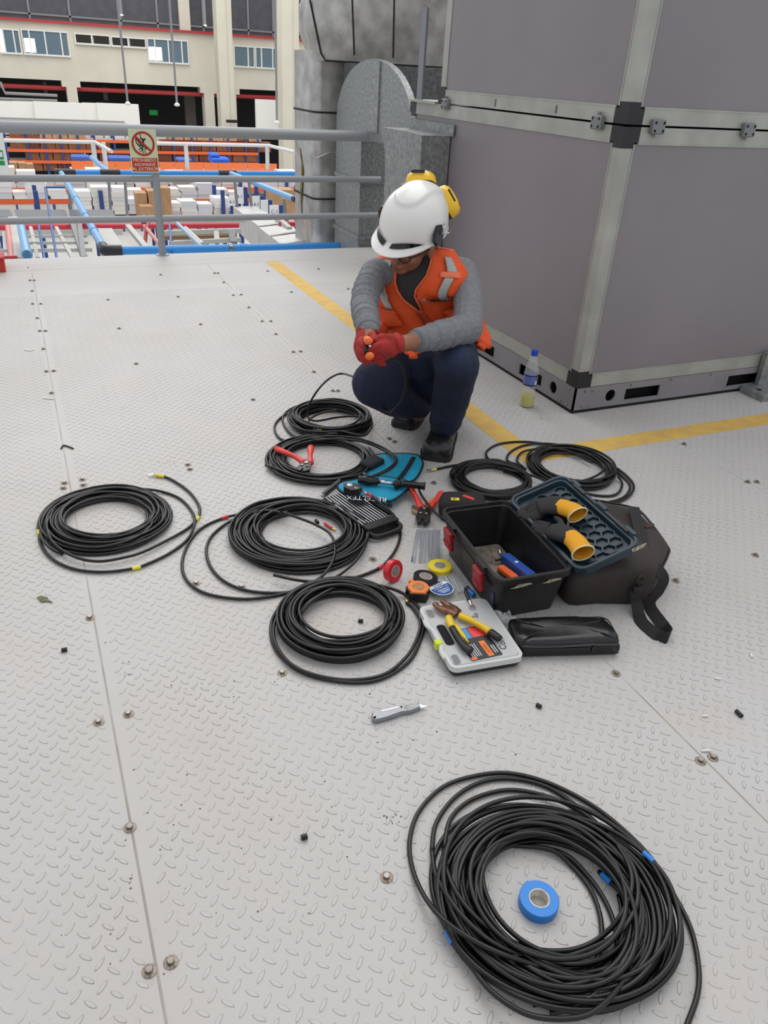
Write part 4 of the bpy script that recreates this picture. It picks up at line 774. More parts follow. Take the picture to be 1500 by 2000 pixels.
# ================================================================ tools and things on the floor
def ell_tube(pts, rs, n=14): return MB().tube(pts, rs, n)
HR_ = M('red_grip', (226, 66, 56), .45); TOOLG = M('dark_tool_steel', (66, 64, 64), .38, .7, var=.2, vs=90); CHROME = M('chrome', (196, 196, 200), .2, 1); BGLOSS = M('black_gloss_tool', (18, 18, 20), .25)
# ---------------------------------------------------------------- bottle
P = G(1028, 793); bo = thing('soda_bottle', 'clear plastic bottle with blue cap and a little yellow soda', 'bottle', P)
CLEAR = M('clear_plastic', (238, 242, 240), .08, alpha=.22); prof = [(.022, 0), (.030, .004), (.0325, .015), (.0325, .045), (.0305, .06), (.028, .085), (.0285, .1), (.032, .115), (.0325, .16), (.031, .175), (.024, .205), (.0155, .232), (.0135, .242), (.0135, .25)]
T = Matrix.Translation(P); obj('bottle_body', MB().lathe(prof, 28, T), CLEAR, bo, 60)
obj('soda', MB().lathe([(.02, .001), (.0285, .005), (.031, .016), (.031, .046), (.0298, .056)], 28, T), M('yellow_soda', (196, 184, 8), .1, alpha=.95, emit=.0), bo, 60)
lb_ = obj('bottle_label', MB().lathe([(.0322, .108), (.0331, .115), (.0331, .152), (.0326, .158)], 28, T, caps=False), M('label_blue', (96, 112, 184), .4), bo, 60)
for k, (z0, z1, m) in enumerate(((.1075, .114, M('label_navy', (30, 34, 84), .4)), (.152, .1575, MATS['label_navy']))): obj('label_band', MB().lathe([(.0335, z0), (.0335, z1)], 28, T, caps=False), m, lb_, 60)
def arc_patch(r, a0, a1, z0, z1):
    n = 8; vs = []
    for z in (z0, z1):
        for k in range(n+1): a = R(a0+(a1-a0)*k/n); vs.append(T @ V((r*math.cos(a), r*math.sin(a), z)))
    return MB().add(vs, [(k, k+1, n+2+k, n+1+k) for k in range(n)])
obj('barcode', arc_patch(.0337, -84, -68, .113, .133), WHC[0], lb_); obj('label_patch', arc_patch(.0337, -84, -66, .135, .152), BRASS, lb_)
obj('cap', MB().lathe([(.0148, .243), (.0152, .246), (.0152, .262), (.0142, .266)], 24, T), M('cap_blue', (20, 74, 200), .35), bo, 40); obj('neck_ring', MB().lathe([(.016, .238), (.016, .241)], 24, T), CLEAR, bo, 40)
# ---------------------------------------------------------------- toolbox
TBX = M('toolbox_black', (27, 26, 27), .42, var=.25, vs=40, bump=.05, bs=200); TBR = M('latch_red', (158, 28, 34), .38); LID = M('lid_navy', (24, 46, 58), .42, var=.12, vs=12)
tb = thing('toolbox', 'open black plastic toolbox with red latches and honeycomb lid folded back', 'toolbox', (1.135, 1.56, 0), R(-5))
rg = []
for sx, sy, z, r in ((.180, .345, 0, .02), (.184, .349, .003, .02), (.218, .388, .128, .026), (.236, .406, .130, .028), (.238, .408, .148, .028), (.234, .404, .151, .027), (.220, .39, .151, .024), (.216, .386, .140, .024), (.212, .38, .138, .024), (.176, .342, .010, .018)):
    rg.append([V((x, y, z)) for x, y in rrect(sx, sy, r, 4)])
obj('box_body', MB().loft(rg), TBX, tb, 35, world=False)
obj('inner_mat', MB().rbox(.165, .325, .0105, .014, .015, .001), M('dusty_mat', (118, 108, 98), .9, var=.3, vs=30), tb, 0, world=False)
for yy in (.105, -.105):
    l = obj('latch', MB().rbox(.014, .05, .072, .137, .004, .003, Matrix.Translation((-.112, yy, 0)) @ Matrix.Rotation(R(-8), 4, 'Y') @ Matrix.Translation((0, 0, -.006))), TBR, tb, 30, world=False)
    for zz in (.085, .112): obj('latch_rib', MB().box(-.134, -.116, yy-.02, yy+.02, zz-.004, zz+.004), TBR, l, 0, world=False)
    obj('latch_catch', MB().box(-.128, -.117, yy-.028, yy+.028, .138, .149), TBX, tb, 0, world=False)
for yy in (-.15, -.05, .05, .15): obj('rim_notch', MB().box(.108, .124, yy-.018, yy+.018, .146, .156), TBX, tb, 0, world=False)
STK = M('torn_sticker', (176, 168, 146), .7, var=.35, vs=150)
for (cx, hw) in ((-.04, .034), (.055, .03)):
    pl_ = [(cx-hw, .112), (cx-hw*.5, .118), (cx-hw*.2, .128), (cx+hw*.7, .127), (cx+hw, .117), (cx+hw*.2, .112), (cx-hw*.3, .110)]
    mb = MB(); yv = lambda z: -.1755-.0185*(z/.128)-.0015
    mb.add([V((x, yv(z), z)) for x, z in pl_], [tuple(range(len(pl_)))]); obj('torn_sticker', mb, STK, tb, 0, world=False)
obj('picture_sticker', MB().add([V((-.0925-.0165*(z/.128)*1.0-.0012, y, z)) for y, z in ((-.035, .03), (-.035, .105), (.045, .108), (.045, .035))], [(0, 1, 2, 3)]), M('sticker_print', (66, 58, 52), .45, c2=(30, 44, 66), vs=45), tb, 0, world=False)
obj('picture_sticker', MB().add([V((-.0925-.0165*(z/.128)*1.0-.0012, y, z)) for y, z in ((-.165, .03), (-.165, .085), (-.145, .075), (-.14, .03))], [(0, 1, 2, 3)]), M('sticker_blue', (44, 56, 110), .35, c2=(16, 20, 40), vs=60), tb, 0, world=False)
# the lid, hinged on the far long side
LT = frame((1.236, 1.326, .128), (.20, -.014, .066), zh=(-.3, 0, 1))
sp = Matrix.Translation((1.135, 1.56, 0)) @ Matrix.Rotation(R(-5), 4, 'Z'); LTL = sp.inverted() @ LT
LW, LL = .205, .415; rg = []
cxy = Matrix.Translation((LW/2, LL/2, 0))
for sx, sy, z, r in ((LW-.03, LL-.03, -.004, .03), (LW, LL, .006, .035), (LW, LL, .028, .035), (LW-.004, LL-.004, .030, .034), (LW-.018, LL-.018, .030, .028), (LW-.022, LL-.022, .024, .027), (LW-.034, LL-.034, .022, .024), (LW-.042, LL-.042, .006, .022)):
    rg.append([LTL @ cxy @ V((x, y, z)) for x, y in rrect(sx, sy, r, 4)])
ld = obj('lid', MB().loft(rg), LID, tb, 35, world=False)
hexm = None; hr_ = .0215
def hexring():
    mb = MB(); n = 6
    def rr(r, z): return [V((r*math.cos(R(60*k)), r*math.sin(R(60*k)), z)) for k in range(n)]
    mb.loft([rr(hr_, 0), rr(hr_, .007), rr(hr_*.86, .007), rr(hr_*.80, .001)], caps=False); return mb
for i in range(-1, 8):
    for j in range(-1, 14):
        x = .03+i*hr_*1.5; y = .028+j*hr_*1.732+(hr_*.866 if i % 2 else 0)
        if x < .032 or x > LW-.036 or y < .034 or y > LL-.036: continue
        T = LTL @ Matrix.Translation((x, y, .006))
        if hexm is None: hexm = obj('hex_cell', hexring(), LID, ld, 0, world=False); o = hexm
        else: o = dup(hexm, (0, 0, 0), ld)
        o.matrix_local = T
for yy in (.06, .2, .34): obj('lid_catch', MB().box(LW-.006, LW+.006, yy-.022, yy+.022, .004, .034, T=LTL), LID, ld, 0, world=False)
for yy in (.09, .31): obj('lid_catch', MB().box(LW-.012, LW-.002, yy-.03, yy+.03, .028, .033, T=LTL), BLACKP, ld, 0, world=False)
obj('torn_sticker', MB().add([LTL @ V(q) for q in ((.17, -.001, .012), (.205, -.001, .012), (.215, -.001, .024), (.165, -.001, .026))], [(0, 1, 2, 3)]), STK, ld, 0, world=False)
# things inside the box
def tbw(x, y, z): return sp @ V((x, y, z))
bx_ = thing('torpedo_level', 'small blue block level standing in the toolbox', 'level', tbw(.062, -.03, .014))
T = frame(tbw(.052, .055, .014), tbw(.062, -.09, .034)-tbw(.052, .055, .014), zh=(0, 0, 1)); obj('level_body', MB().rbox(.15, .03, 0, .03, .003, .002, T @ Matrix.Translation((.07, 0, .001))), M('level_blue', (34, 84, 170), .4), bx_, 30); obj('vial', MB().lathe([(.004, 0), (.004, .03)], 10, T @ Matrix.Translation((-.002, -.005, .015)) @ Matrix.Rotation(R(90), 4, 'X')), BLACKP, bx_); obj('level_hole', MB().lathe([(.006, .0312), (.006, .0316)], 12, T @ Matrix.Translation((.06, 0, 0))), WHC[0], bx_)
kn = thing('snap_knife', 'orange snap blade knife beside the blue level inside the toolbox', 'knife', tbw(.04, -.1, .014))
T = frame(tbw(.018, .012, .018), tbw(.03, -.10, .034)-tbw(.018, .012, .018), zh=(0, 0, 1)); obj('handle', MB().rbox(.085, .026, 0, .016, .008, .003, T @ Matrix.Translation((.03, 0, 0))), M('bright_orange', (242, 104, 36), .4), kn, 30); obj('yellow_tip', MB().rbox(.02, .024, 0, .012, .004, .002, T @ Matrix.Translation((.08, 0, .002))), M('tip_yellow', (226, 200, 50), .4), kn, 30)
rl = thing('ring_terminal', 'loose ring terminal lying on the toolbox floor', 'terminal', G(977, 1080, .015)); ring_lug(rl, (979, 1083), (973, 1071), .017, None, 1.0, name='terminal_body')
# ---------------------------------------------------------------- pair of work gloves on the lid
GBL = M('grey_black_coating', (44, 42, 43), .85, bump=.5, bs=350); GYL = M('yellow_knit', (232, 164, 34), .85, wave=.3, bs=220)
def lidp(px, py, up):      # a point above the lid's inner floor
    d_ = ray(px, py); o_ = LT @ V((0, 0, .006+up)); nz = LT.to_3x3() @ V((0, 0, 1)); t = (o_-CO).dot(nz)/d_.dot(nz); return CO+d_*t
def glove(label, palm, fing, cuff, thumb, seed):
    g = thing('work_glove', label, 'glove', lidp(palm[0][0], palm[0][1], 0), group='pair of yellow and black gloves on the lid'); mb = MB()
    mb.tube(crom([lidp(*q) for q in palm], 5), [(.035+.007*math.sin(PI*k/(5*(len(palm)-1))), .020) for k in range(5*(len(palm)-1)+1)], 12)
    for f in fing+[thumb]:
        pts = crom([lidp(*q) for q in f], 4); mb.tube(pts, [.0105-.0025*k/len(pts) for k in range(len(pts))], 10); mb.sphere(pts[-1], .0082)
    o = obj('coated_hand', mb, GBL, g); remesh(o, .004, 3)
    cp = crom([lidp(*q) for q in cuff], 5); n = len(cp)
    cm = MB().tube(cp, [(.030+.002*k/n, .022+.003*k/n) for k in range(n)], 18, caps=False); cm.tube(cp[::-1], [(.027+.002*(n-1-k)/n, .019+.003*(n-1-k)/n) for k in range(n)], 18, caps=False)
    obj('knit_cuff', cm, GYL, g, 180)
    t = (cp[-1]-cp[-2]).normalized(); u = LT.to_3x3() @ V((0, 0, 1)); u = (u-t*u.dot(t)).normalized(); q = t.cross(u)
    obj('cuff_hem', MB().tube([cp[-1]+q*(.0318*math.cos(2*PI*k/24))+u*(.0248*math.sin(2*PI*k/24)) for k in range(24)], .0026, 6, True), M('cuff_hem_cream', (226, 212, 168), .8), g, 180)
    obj('plastic_tag', MB().box(-.004, .004, -.0006, .0006, -.022, 0, T=Matrix.Translation(cp[-1]+q*.03-u*.01)), CLEAR, g)
glove('yellow cuffed black work glove lying further back on the toolbox lid', [(1052, 992, .03), (1075, 986, .035), (1098, 990, .04)], [[(1050, 985, .028), (1030, 992, .022), (1012, 1002, .02)], [(1048, 994, .028), (1030, 1002, .022), (1016, 1008, .018)], [(1052, 1002, .024), (1036, 1010, .02), (1024, 1012, .018)], [(1058, 1006, .02), (1044, 1014, .016), (1034, 1016, .014)]], [(1092, 988, .038), (1108, 994, .036), (1122, 1000, .034), (1128, 1006, .032)], [(1066, 980, .03), (1050, 978, .03), (1036, 984, .028)], 1)
glove('yellow cuffed black work glove with open cuff nearer the camera', [(1078, 1036, .028), (1100, 1042, .034), (1118, 1050, .034)], [[(1074, 1028, .03), (1056, 1022, .024), (1044, 1022, .02)], [(1072, 1036, .026), (1056, 1032, .022), (1042, 1030, .018)], [(1076, 1044, .022), (1060, 1042, .018), (1048, 1038, .016)], [(1084, 1050, .02), (1070, 1050, .016), (1060, 1046, .014)]], [(1112, 1048, .034), (1124, 1058, .034), (1133, 1070, .034), (1139, 1080, .034)], [(1098, 1030, .034), (1094, 1018, .032), (1086, 1012, .03)], 2)
# ---------------------------------------------------------------- shoulder bag behind the toolbox
BAGF = M('dark_brown_nylon', (54, 45, 44), .75, bump=.3, bs=500, var=.1, vs=8); STRAP = M('black_webbing', (34, 32, 34), .8, bump=.3, bs=600)
bg = thing('shoulder_bag', 'dark brown fabric shoulder bag with black strap behind the toolbox', 'bag', (1.45, 1.52, 0))
foot = [(1.255, 1.37), (1.34, 1.345), (1.46, 1.30), (1.50, 1.305), (1.60, 1.375), (1.63, 1.42), (1.685, 1.58), (1.68, 1.64), (1.60, 1.715), (1.54, 1.735), (1.36, 1.76), (1.29, 1.74), (1.275, 1.6), (1.26, 1.45)]
bc = V((1.47, 1.53, 0)); rg = []
for z, k in ((0, .95), (.012, .985), (.05, .995), (.09, 1.0), (.108, .985), (.120, .94), (.128, .86), (.134, .7), (.137, .4)):
    rg.append([V((bc.x+(x-bc.x)*k, bc.y+(y-bc.y)*k, z+(.012*math.sin(9*x+5*y) if z > .1 else 0))) for x, y in [(p.x, p.y) for p in crom([V((a, b, 0)) for a, b in foot], 3, True)]])
obj('bag_body', MB().loft(rg), BAGF, bg, 60)
zp = [V((bc.x+(p.x-bc.x)*1.005, bc.y+(p.y-bc.y)*1.005, .106)) for p in crom([V((a, b, 0)) for a, b in foot], 3, True)][9:28]
obj('zip_line', MB().tube(zp, .004, 6), M('zip_dark', (22, 20, 22), .4), bg, 180); obj('zip_pull', MB().box(-.02, .02, -.004, .004, 0, .004, T=frame(G(1268, 1028, .13), G(1282, 1022, .13)-G(1268, 1028, .13), zh=(0, 0, 1))), M('zip_brown', (96, 74, 64), .35, .5), bg)
sp_ = [G(1238, 990, .142), G(1245, 1020, .148), G(1254, 1055, .146), G(1262, 1085, .136), V((1.508, 1.292, .10)), V((1.503, 1.288, .05)), G(1268, 1180, .012), G(1290, 1215, .012), G(1308, 1236, .016), G(1300, 1246, .016), G(1275, 1234, .010), G(1252, 1212, .010), V((1.430, 1.285, .022)), V((1.425, 1.295, .055)), V((1.427, 1.300, .072))]
pp = crom(sp_, 6); mb = MB(); rings = []
for i, p in enumerate(pp):
    t = (pp[min(i+1, len(pp)-1)]-pp[max(i-1, 0)]).normalized()
    side = V((1, -.25, 0)) if i < 34 or i > 68 else V((.25, .1, 1)) if 44 < i < 58 else V((.8, -.1, .5)); side = (side-t*side.dot(t)).normalized(); nn = t.cross(side)
    rings.append([p+side*.017+nn*.0012, p-side*.017+nn*.0012, p-side*.017-nn*.0012, p+side*.017-nn*.0012])
obj('strap', mb.loft(rings), STRAP, bg, 40)
hk = V((1.427, 1.296, .075)); obj('strap_hook', MB().tube([hk+V((.012*math.cos(2*PI*k/16), 0, .03+.011*math.sin(2*PI*k/16))) for k in range(16)], .003, 6, True), BLACKP, bg, 180); obj('strap_buckle', MB().box(hk.x-.016, hk.x+.016, hk.y-.004, hk.y+.004, hk.z-.012, hk.z+.006), BLACKP, bg); obj('hook_shank', MB().tube([hk, hk+V((0, 0, .022))], .004, 6), BLACKP, bg)
obj('bag_label', MB().box(-.016, .016, -.0008, .0008, -.005, .005, T=frame(G(1232, 1076, .10), (1, -.2, 0), yh=(0, 1, .4))), WHC[1], bg)
# ---------------------------------------------------------------- black leather pouch
LEA = M('black_leather', (20, 20, 22), .3, bump=.25, bs=35)
po_ = thing('zip_pouch', 'glossy black leather zip pouch lying in front of the toolbox', 'pouch', (1.145, 1.24, 0))
T = frame((1.142, 1.24, 0), (.27, -.088, 0), zh=(0, 0, 1)); rg = []
for sx, sy, z, r in ((.262, .098, 0, .02), (.276, .108, .006, .022), (.280, .112, .026, .024), (.276, .108, .042, .024), (.262, .094, .052, .024), (.22, .06, .054, .02), (.12, .02, .053, .009)):
    rg.append([T @ V((x, y, z+(.004*math.sin(28*x+1)+.003*math.sin(60*y+20*x) if z > .03 else 0))) for x, y in [(p.x, p.y) for p in crom([V((a, b, 0)) for a, b in rrect(sx, sy, r, 3)], 3, True)]])
obj('pouch_body', MB().loft(rg), LEA, po_, 180)
obj('zip_seam', MB().tube([T @ V((x, -.0565+abs(x)*.02, .038+.002*math.sin(28*x))) for x in [-.13+.02*k for k in range(14)]], .0022, 6), M('zip_grey', (70, 70, 74), .4), po_, 180); obj('zip_seam', MB().tube([T @ V((x, -.0575+abs(x)*.02, .031)) for x in [-.13+.02*k for k in range(10)]], .0018, 6), BLACKP, po_, 180)
obj('zip_pull', MB().rbox(.007, .02, 0, .003, .002, .001, T @ Matrix.Translation((.062, -.0585, .026)) @ Matrix.Rotation(R(90), 4, 'X')), TOOLG, po_); obj('piping', MB().tube([T @ V((x, y, .046)) for x, y in rrect(.270, .102, .022, 3)], .002, 6, True), LEA, po_, 180)
# ---------------------------------------------------------------- tape rolls
def roll(label, P, rad, hgt, tape, core, tilt=None, name='tape_roll', corec=(214, 206, 196), hole=True):
    t = thing(name, label, 'tape', P, 0); T = tilt if tilt is not None else Matrix.Translation(V(P)); ri = rad*.53; n = 40
    rings = [[T @ V((r*math.cos(2*PI*k/n), r*math.sin(2*PI*k/n), z)) for k in range(n)] for r, z in ((ri, 0), (rad-.001, 0), (rad, .001), (rad, hgt-.001), (rad-.001, hgt), (ri, hgt))]
    obj('tape', MB().loft(rings, caps=False, closed=True), tape, t, 30)
    cm = M('core_card', corec, .8, var=.15, vs=60)
    rings = [[T @ V((r*math.cos(2*PI*k/n), r*math.sin(2*PI*k/n), z)) for k in range(n)] for r, z in ((ri*.88, .0005), (ri, .0), (ri, hgt+.0004), (ri*.88, hgt+.0002))]
    c = obj('core', MB().loft(rings, caps=False, closed=True), cm, t, 30)
    if core:
        dsc = MB(); dsc.lathe([(ri*.9, hgt*.8), (ri*.9, hgt+.0003)], 32, T); obj('core_label', dsc, M('core_print', core, .6, c2=(118, 112, 106), vs=190), t)
    return t, T
roll('blue electrical tape roll lying inside the large foreground coil', V((.660, .634, .0)), .036, .021, TBL, None)
obj('tape_tail', MB().box(-.006, .006, -.001, .001, .0, .02, T=Matrix.Translation((.655, .670, 0)) @ Matrix.Rotation(.3, 4, 'Z')), TBL, bpy.data.objects['tape_roll'], 0)
roll('yellow electrical tape roll lying against the toolbox', V((.985, 1.652, .006)), .036, .019, M('yellow_roll', (238, 214, 40), .35), (160, 150, 142))
roll('black electrical tape roll between the tape measure and yellow roll', V((.915, 1.612, .012)), .036, .019, M('black_roll', (30, 28, 34), .35), (188, 178, 166), tilt=Matrix.Translation((.912, 1.608, .012)) @ Matrix.Rotation(R(8), 4, 'Y'))
TRT = frame((.833, 1.662, .034), (.9, .42, 0), zh=(.40, -.86, .22)); TRT = TRT @ Matrix.Translation((0, 0, -.01))
roll('red electrical tape roll standing on its rim beside the red taped coil', V((.833, 1.662, 0)), .0335, .02, M('red_roll', (212, 40, 52), .35), (206, 196, 190), tilt=TRT)
# ---------------------------------------------------------------- tape measure
tm = thing('tape_measure', 'orange and black tape measure in front of the black tape roll', 'tape measure', (.868, 1.565, 0)); T = rz((.868, 1.562, 0), R(-25))
OG = M('measure_orange', (238, 126, 52), .4)
dsh = [(.033*math.cos(R(a)), .033*math.sin(R(a))) for a in range(-60, 241, 15)] + [(-.026, -.031), (.024, -.031)]
obj('rubber_case', MB().prism(dsh, 0, .032, T, inset=.003), BLACKP, tm, 30); obj('orange_face', MB().prism([(x*.94, y*.94) for x, y in dsh], .030, .036, T, inset=.002), OG, tm, 30); obj('face_label', MB().lathe([(.017, .036), (.017, .0366)], 24, T), M('label_orange_grey', (206, 140, 84), .5, c2=(120, 90, 70), vs=150), tm); obj('lock_button', MB().rbox(.016, .012, .024, .036, .004, .002, T @ Matrix.Translation((-.02, .03, 0))), OG, tm, 30); obj('belt_clip', MB().box(-.036, -.033, -.012, .01, .006, .028, T=T), BLACKP, tm)
# ---------------------------------------------------------------- bags of cable ties
FILM = M('clear_film', (236, 238, 240), .12, alpha=.22, bump=.8, bs=40); TIEC = M('smoky_ties', (112, 120, 130), .4); TIEW = M('milky_ties', (206, 208, 208), .4)
def tie_bag(label, c4_, mat, seed, rows, dark=None, ht=.016):
    P = [G(*q) for q in c4_]; t = thing('cable_tie_bag', label, 'bag', sum(P, V())/4); rnd = random.Random(seed)
    def uv(u_, v_, z): return P[0].lerp(P[1], u_).lerp(P[3].lerp(P[2], u_), v_)+V((0, 0, z))
    for k in range(rows):
        u_ = .12+.76*k/(rows-1); u2 = min(.92, max(.08, u_+rnd.uniform(-.1, .1))); z = .003+.006*rnd.random()
        obj('cable_tie', MB().box(-.5, .5, -.0012, .0012, 0, .0012, T=frame(uv((u_+u2)/2, .5, z), uv(u2, .92, z)-uv(u_, .08, z), zh=(0, 0, 1)) @ Matrix.Diagonal(((uv(u2, .92, z)-uv(u_, .08, z)).length, 1, 1, 1))), mat if not dark or k % 6 else dark, t)
    n = 10; vs = []; fs = []
    for j in range(n+1):
        for i in range(n+1):
            a, b = i/n, j/n; vs.append(uv(a, b, .0015+ht*(math.sin(PI*a)*math.sin(PI*b))**.5+.002*rnd.random()))
    for j in range(n):
        for i in range(n): fs.append((j*(n+1)+i, j*(n+1)+i+1, (j+1)*(n+1)+i+1, (j+1)*(n+1)+i))
    obj('plastic_film', MB().add(vs, fs), FILM, t, 180); return t, uv
tie_bag('clear bag of smoky grey cable ties beside the toolbox', [(808, 1032), (866, 1034), (862, 1108), (797, 1106)], TIEC, 3, 34, M('dark_tie', (52, 54, 58), .4))
t2, uv2 = tie_bag('clear bag of white cable ties with a round blue label', [(842, 1128), (886, 1112), (925, 1160), (850, 1172)], TIEW, 9, 22)
LC = G(862, 1148, .019); LTm = frame(LC, G(845, 1154, .019)-G(880, 1139, .019), zh=(0, 0, 1))
LBL = M('label_print_blue', (34, 84, 160), .5); LWH = M('label_print_white', (238, 240, 244), .5)
def ldisc(name, r, z, mat, y0=-9, y1=9, n=40):
    pts = [(r*math.cos(2*PI*k/n), r*math.sin(2*PI*k/n)) for k in range(n)]; pts = [(x, min(max(y, y0), y1)) for x, y in pts]
    return obj(name, MB().add([LTm @ V((x, y, z)) for x, y in pts], [tuple(range(n))]), mat, t2)
ldisc('label_disc', .036, 0, LWH); ldisc('label_field', .0335, .0004, LBL, -.009, 9); ldisc('label_field', .0335, .0004, LBL, -9, -.022)
obj('lettering', text_mb('HERAT', .011, LTm @ Matrix.Translation((0, -.0155, .0008))), M('ink_dark', (24, 34, 52), .5), t2); obj('lettering', text_mb('KT-100X2.5', .0098, LTm @ Matrix.Translation((0, -.002, .0008))), LWH, t2)
for yy, wd in ((.009, .04), (.016, .034), (.022, .026)): obj('small_print', MB().box(-wd/2, wd/2, yy-.0012, yy+.0012, .0006, .0009, T=LTm), LWH, t2)
# ---------------------------------------------------------------- organiser case
CF = M('frosted_lid', (222, 222, 222), .3, alpha=.62); CFR = M('frosted_rim', (214, 214, 212), .35, alpha=.9)
ca = thing('organiser_case', 'small organiser case with frosted clear lid and black base', 'case', (.905, 1.335, 0)); CT = rz((.907, 1.335, 0), R(-7))
obj('case_base', MB().rbox(.188, .246, 0, .020, .018, .004, CT, sx1=.196, sy1=.254), BLACKP, ca, 35)
def ringplate(sx, sy, r, z0, z1, ins, T):
    a = rrect(sx, sy, r, 4); b = rrect(sx-2*ins, sy-2*ins, max(.003, r-ins), 4); return MB().loft([[T @ V((x, y, z)) for x, y in p] for p, z in ((b, z0), (a, z0), (a, z1), (b, z1))], caps=False, closed=True)
obj('lid_rim', ringplate(.2, .258, .02, .020, .036, .010, CT), CFR, ca, 35); obj('lid_top', MB().rbox(.182, .240, .035, .0385, .016, .001, CT @ Matrix.Translation((0, 0, 0))), CF, ca)
# handle recess on the long near side
obj('handle_bar', MB().tube(crom([CT @ V(q) for q in ((-.098, .075, .03), (-.100, .05, .032), (-.092, .02, .034), (-.092, -.03, .034), (-.100, -.06, .032), (-.098, -.085, .03))], 5), [(.008, .006)]*26, 8), CFR, ca, 180)
obj('handle_gap', MB().rbox(.024, .085, .0386, .0392, .01, .0002, CT @ Matrix.Translation((-.070, -.004, 0))), DARKIN, ca); obj('lid_latch', MB().rbox(.02, .02, .02, .042, .004, .002, CT @ Matrix.Translation((-.098, -.028, 0))), M('lime_latch', (206, 222, 46), .35), ca, 30)
for yy in (.09, -.1): obj('lid_dimple', MB().rbox(.018, .036, .0386, .0389, .008, .0001, CT @ Matrix.Translation((-.078, yy, 0))), M('dimple_grey', (120, 120, 122), .4), ca)
rnd = random.Random(8)
for k in range(11):
    q = CT @ V((rnd.uniform(-.04, .08), rnd.uniform(-.02, .11), .024)); T = rz(q, rnd.uniform(0, 3)); obj('wire_pin', MB().rbox(.028, .006, 0, .006, .002, .001, T), [TRD, BRASS, M('pink_pin', (236, 120, 130), .4)][k % 3], ca)
CDT = CT @ Matrix.Translation((-.002, -.052, .0388)) @ Matrix.Rotation(R(4), 4, 'Z')
cdk = obj('card', MB().rbox(.088, .125, 0, .0006, .004, .0001, CDT), M('card_black', (44, 44, 48), .45), ca)
for (x0, x1, y0, y1, m) in ((-.042, -.002, .02, .06, M('card_blue', (60, 150, 214), .45)), (0, .042, .02, .06, M('card_red', (224, 70, 66), .45)), (.006, .022, -.058, .002, M('card_orange', (240, 122, 46), .45)), (-.042, -.026, -.06, -.05, MATS['card_orange'])): obj('card_print', MB().box(x0, x1, y0, y1, .0006, .0009, T=CDT), m, cdk)
obj('card_print', text_mb('LADDER', .010, CDT @ Matrix.Translation((.014, -.03, .0011)) @ Matrix.Rotation(R(90), 4, 'Z')), BLK, cdk)
for x in (-.034, -.028, -.022, -.016, -.010, .03, .036): obj('card_print', MB().box(x-.0011, x+.0011, -.05, -.002 if x < 0 else -.02, .0006, .0009, T=CDT), WHC[1], cdk)
INK = M('marker_ink', (38, 26, 30), .6)
obj('lettering', text_mb('Con', .026, CT @ Matrix.Translation((.062, -.072, .0392)) @ Matrix.Rotation(R(75), 4, 'Z')), INK, ca); obj('lettering', text_mb('So', .022, CT @ Matrix.Translation((.04, .055, .0392)) @ Matrix.Rotation(R(70), 4, 'Z')), INK, ca)
# combination pliers on the case
pz = .052
def cp_(x, y, z=pz): return G(x, y, z)
pr = thing('combination_pliers', 'combination pliers with yellow and black grips resting on the organiser case', 'pliers', CT @ V((0, 0, .04)))
JAW = M('brown_steel_jaw', (122, 84, 66), .4, .6, var=.15, vs=80); YG = M('yellow_grip', (226, 190, 34), .4)
hd = MB(); hd.tube(crom([cp_(892, 1201), cp_(876, 1192), cp_(858, 1188), cp_(848, 1178)], 4), [(.014, .007)]*4+[(.015, .007)]*4+[(.009, .006)]*4+[(.005, .005)], 10); hd.tube(crom([cp_(894, 1196), cp_(882, 1186), cp_(872, 1180), cp_(862, 1173)], 4), [(.014, .007)]*4+[(.011, .007)]*4+[(.008, .006)]*4+[(.004, .005)], 10); hd.tube([cp_(880, 1188, pz-.008), cp_(880, 1188, pz+.009)], .010, 14)
obj('jaws', hd, JAW, pr, 50)
def grip(pts, split):
    pp_ = crom([cp_(*q) for q in pts], 5); n = len(pp_); rs = [(.0095+.002*math.sin(3*PI*k/n), .0085) for k in range(n)]; s = int(n*split)
    g1 = obj('grip', MB().tube(pp_[:s+1], rs[:s+1], 10), YG, pr, 180); obj('grip_end', MB().tube(pp_[s:], [(a*1.02, b*1.02) for a, b in rs[s:]], 10), BLACKP, pr, 180); return g1
g1 = grip([(897, 1202), (912, 1208), (932, 1219), (953, 1231), (976, 1248)], .78); g2 = grip([(876, 1205), (882, 1222), (893, 1245), (906, 1262), (920, 1272)], .32)
obj('grip_stripe', MB().tube(crom([cp_(890, 1222, pz+.004), cp_(903, 1240, pz+.004), cp_(914, 1254, pz+.004)], 4), [(.006, .006)]*6+[(.003, .004)]*3, 8), YG, pr, 180)
rt = thing('crimped_lug', 'ring terminal with black sleeve lying on the organiser case', 'terminal', G(920, 1180, .04)); ring_lug(rt, (922, 1185), (916, 1172), .043, None, 1.1, name='lug'); obj('sleeve', MB().tube(crom([G(917, 1174, .043), G(913, 1165, .044), G(909, 1155, .045)], 4), .0052, 10), CAB, rt, 180)
bm3 = thing('blue_marker', 'short blue marker between the organiser case and toolbox', 'marker', G(914, 1160)); obj('barrel', MB().tube([G(926, 1163, .012), G(916, 1154, .012)], .008, 12), M('marker_blue', (36, 112, 190), .35), bm3, 60); obj('cap', MB().tube([G(916, 1154, .012), G(911, 1149, .012)], .0085, 12), BLACKP, bm3, 60)
wr_ = MB(); rnd = random.Random(2); n = 9; c0 = G(985, 1215, .0)
vs = [c0+V((.035*(i/n-.5)*1.6+rnd.uniform(-.006, .006), .05*(j/n-.5)+rnd.uniform(-.006, .006), .012+rnd.uniform(-.011, .03)*(1-abs(i/n-.5)*1.4))) for j in range(n+1) for i in range(n+1)]
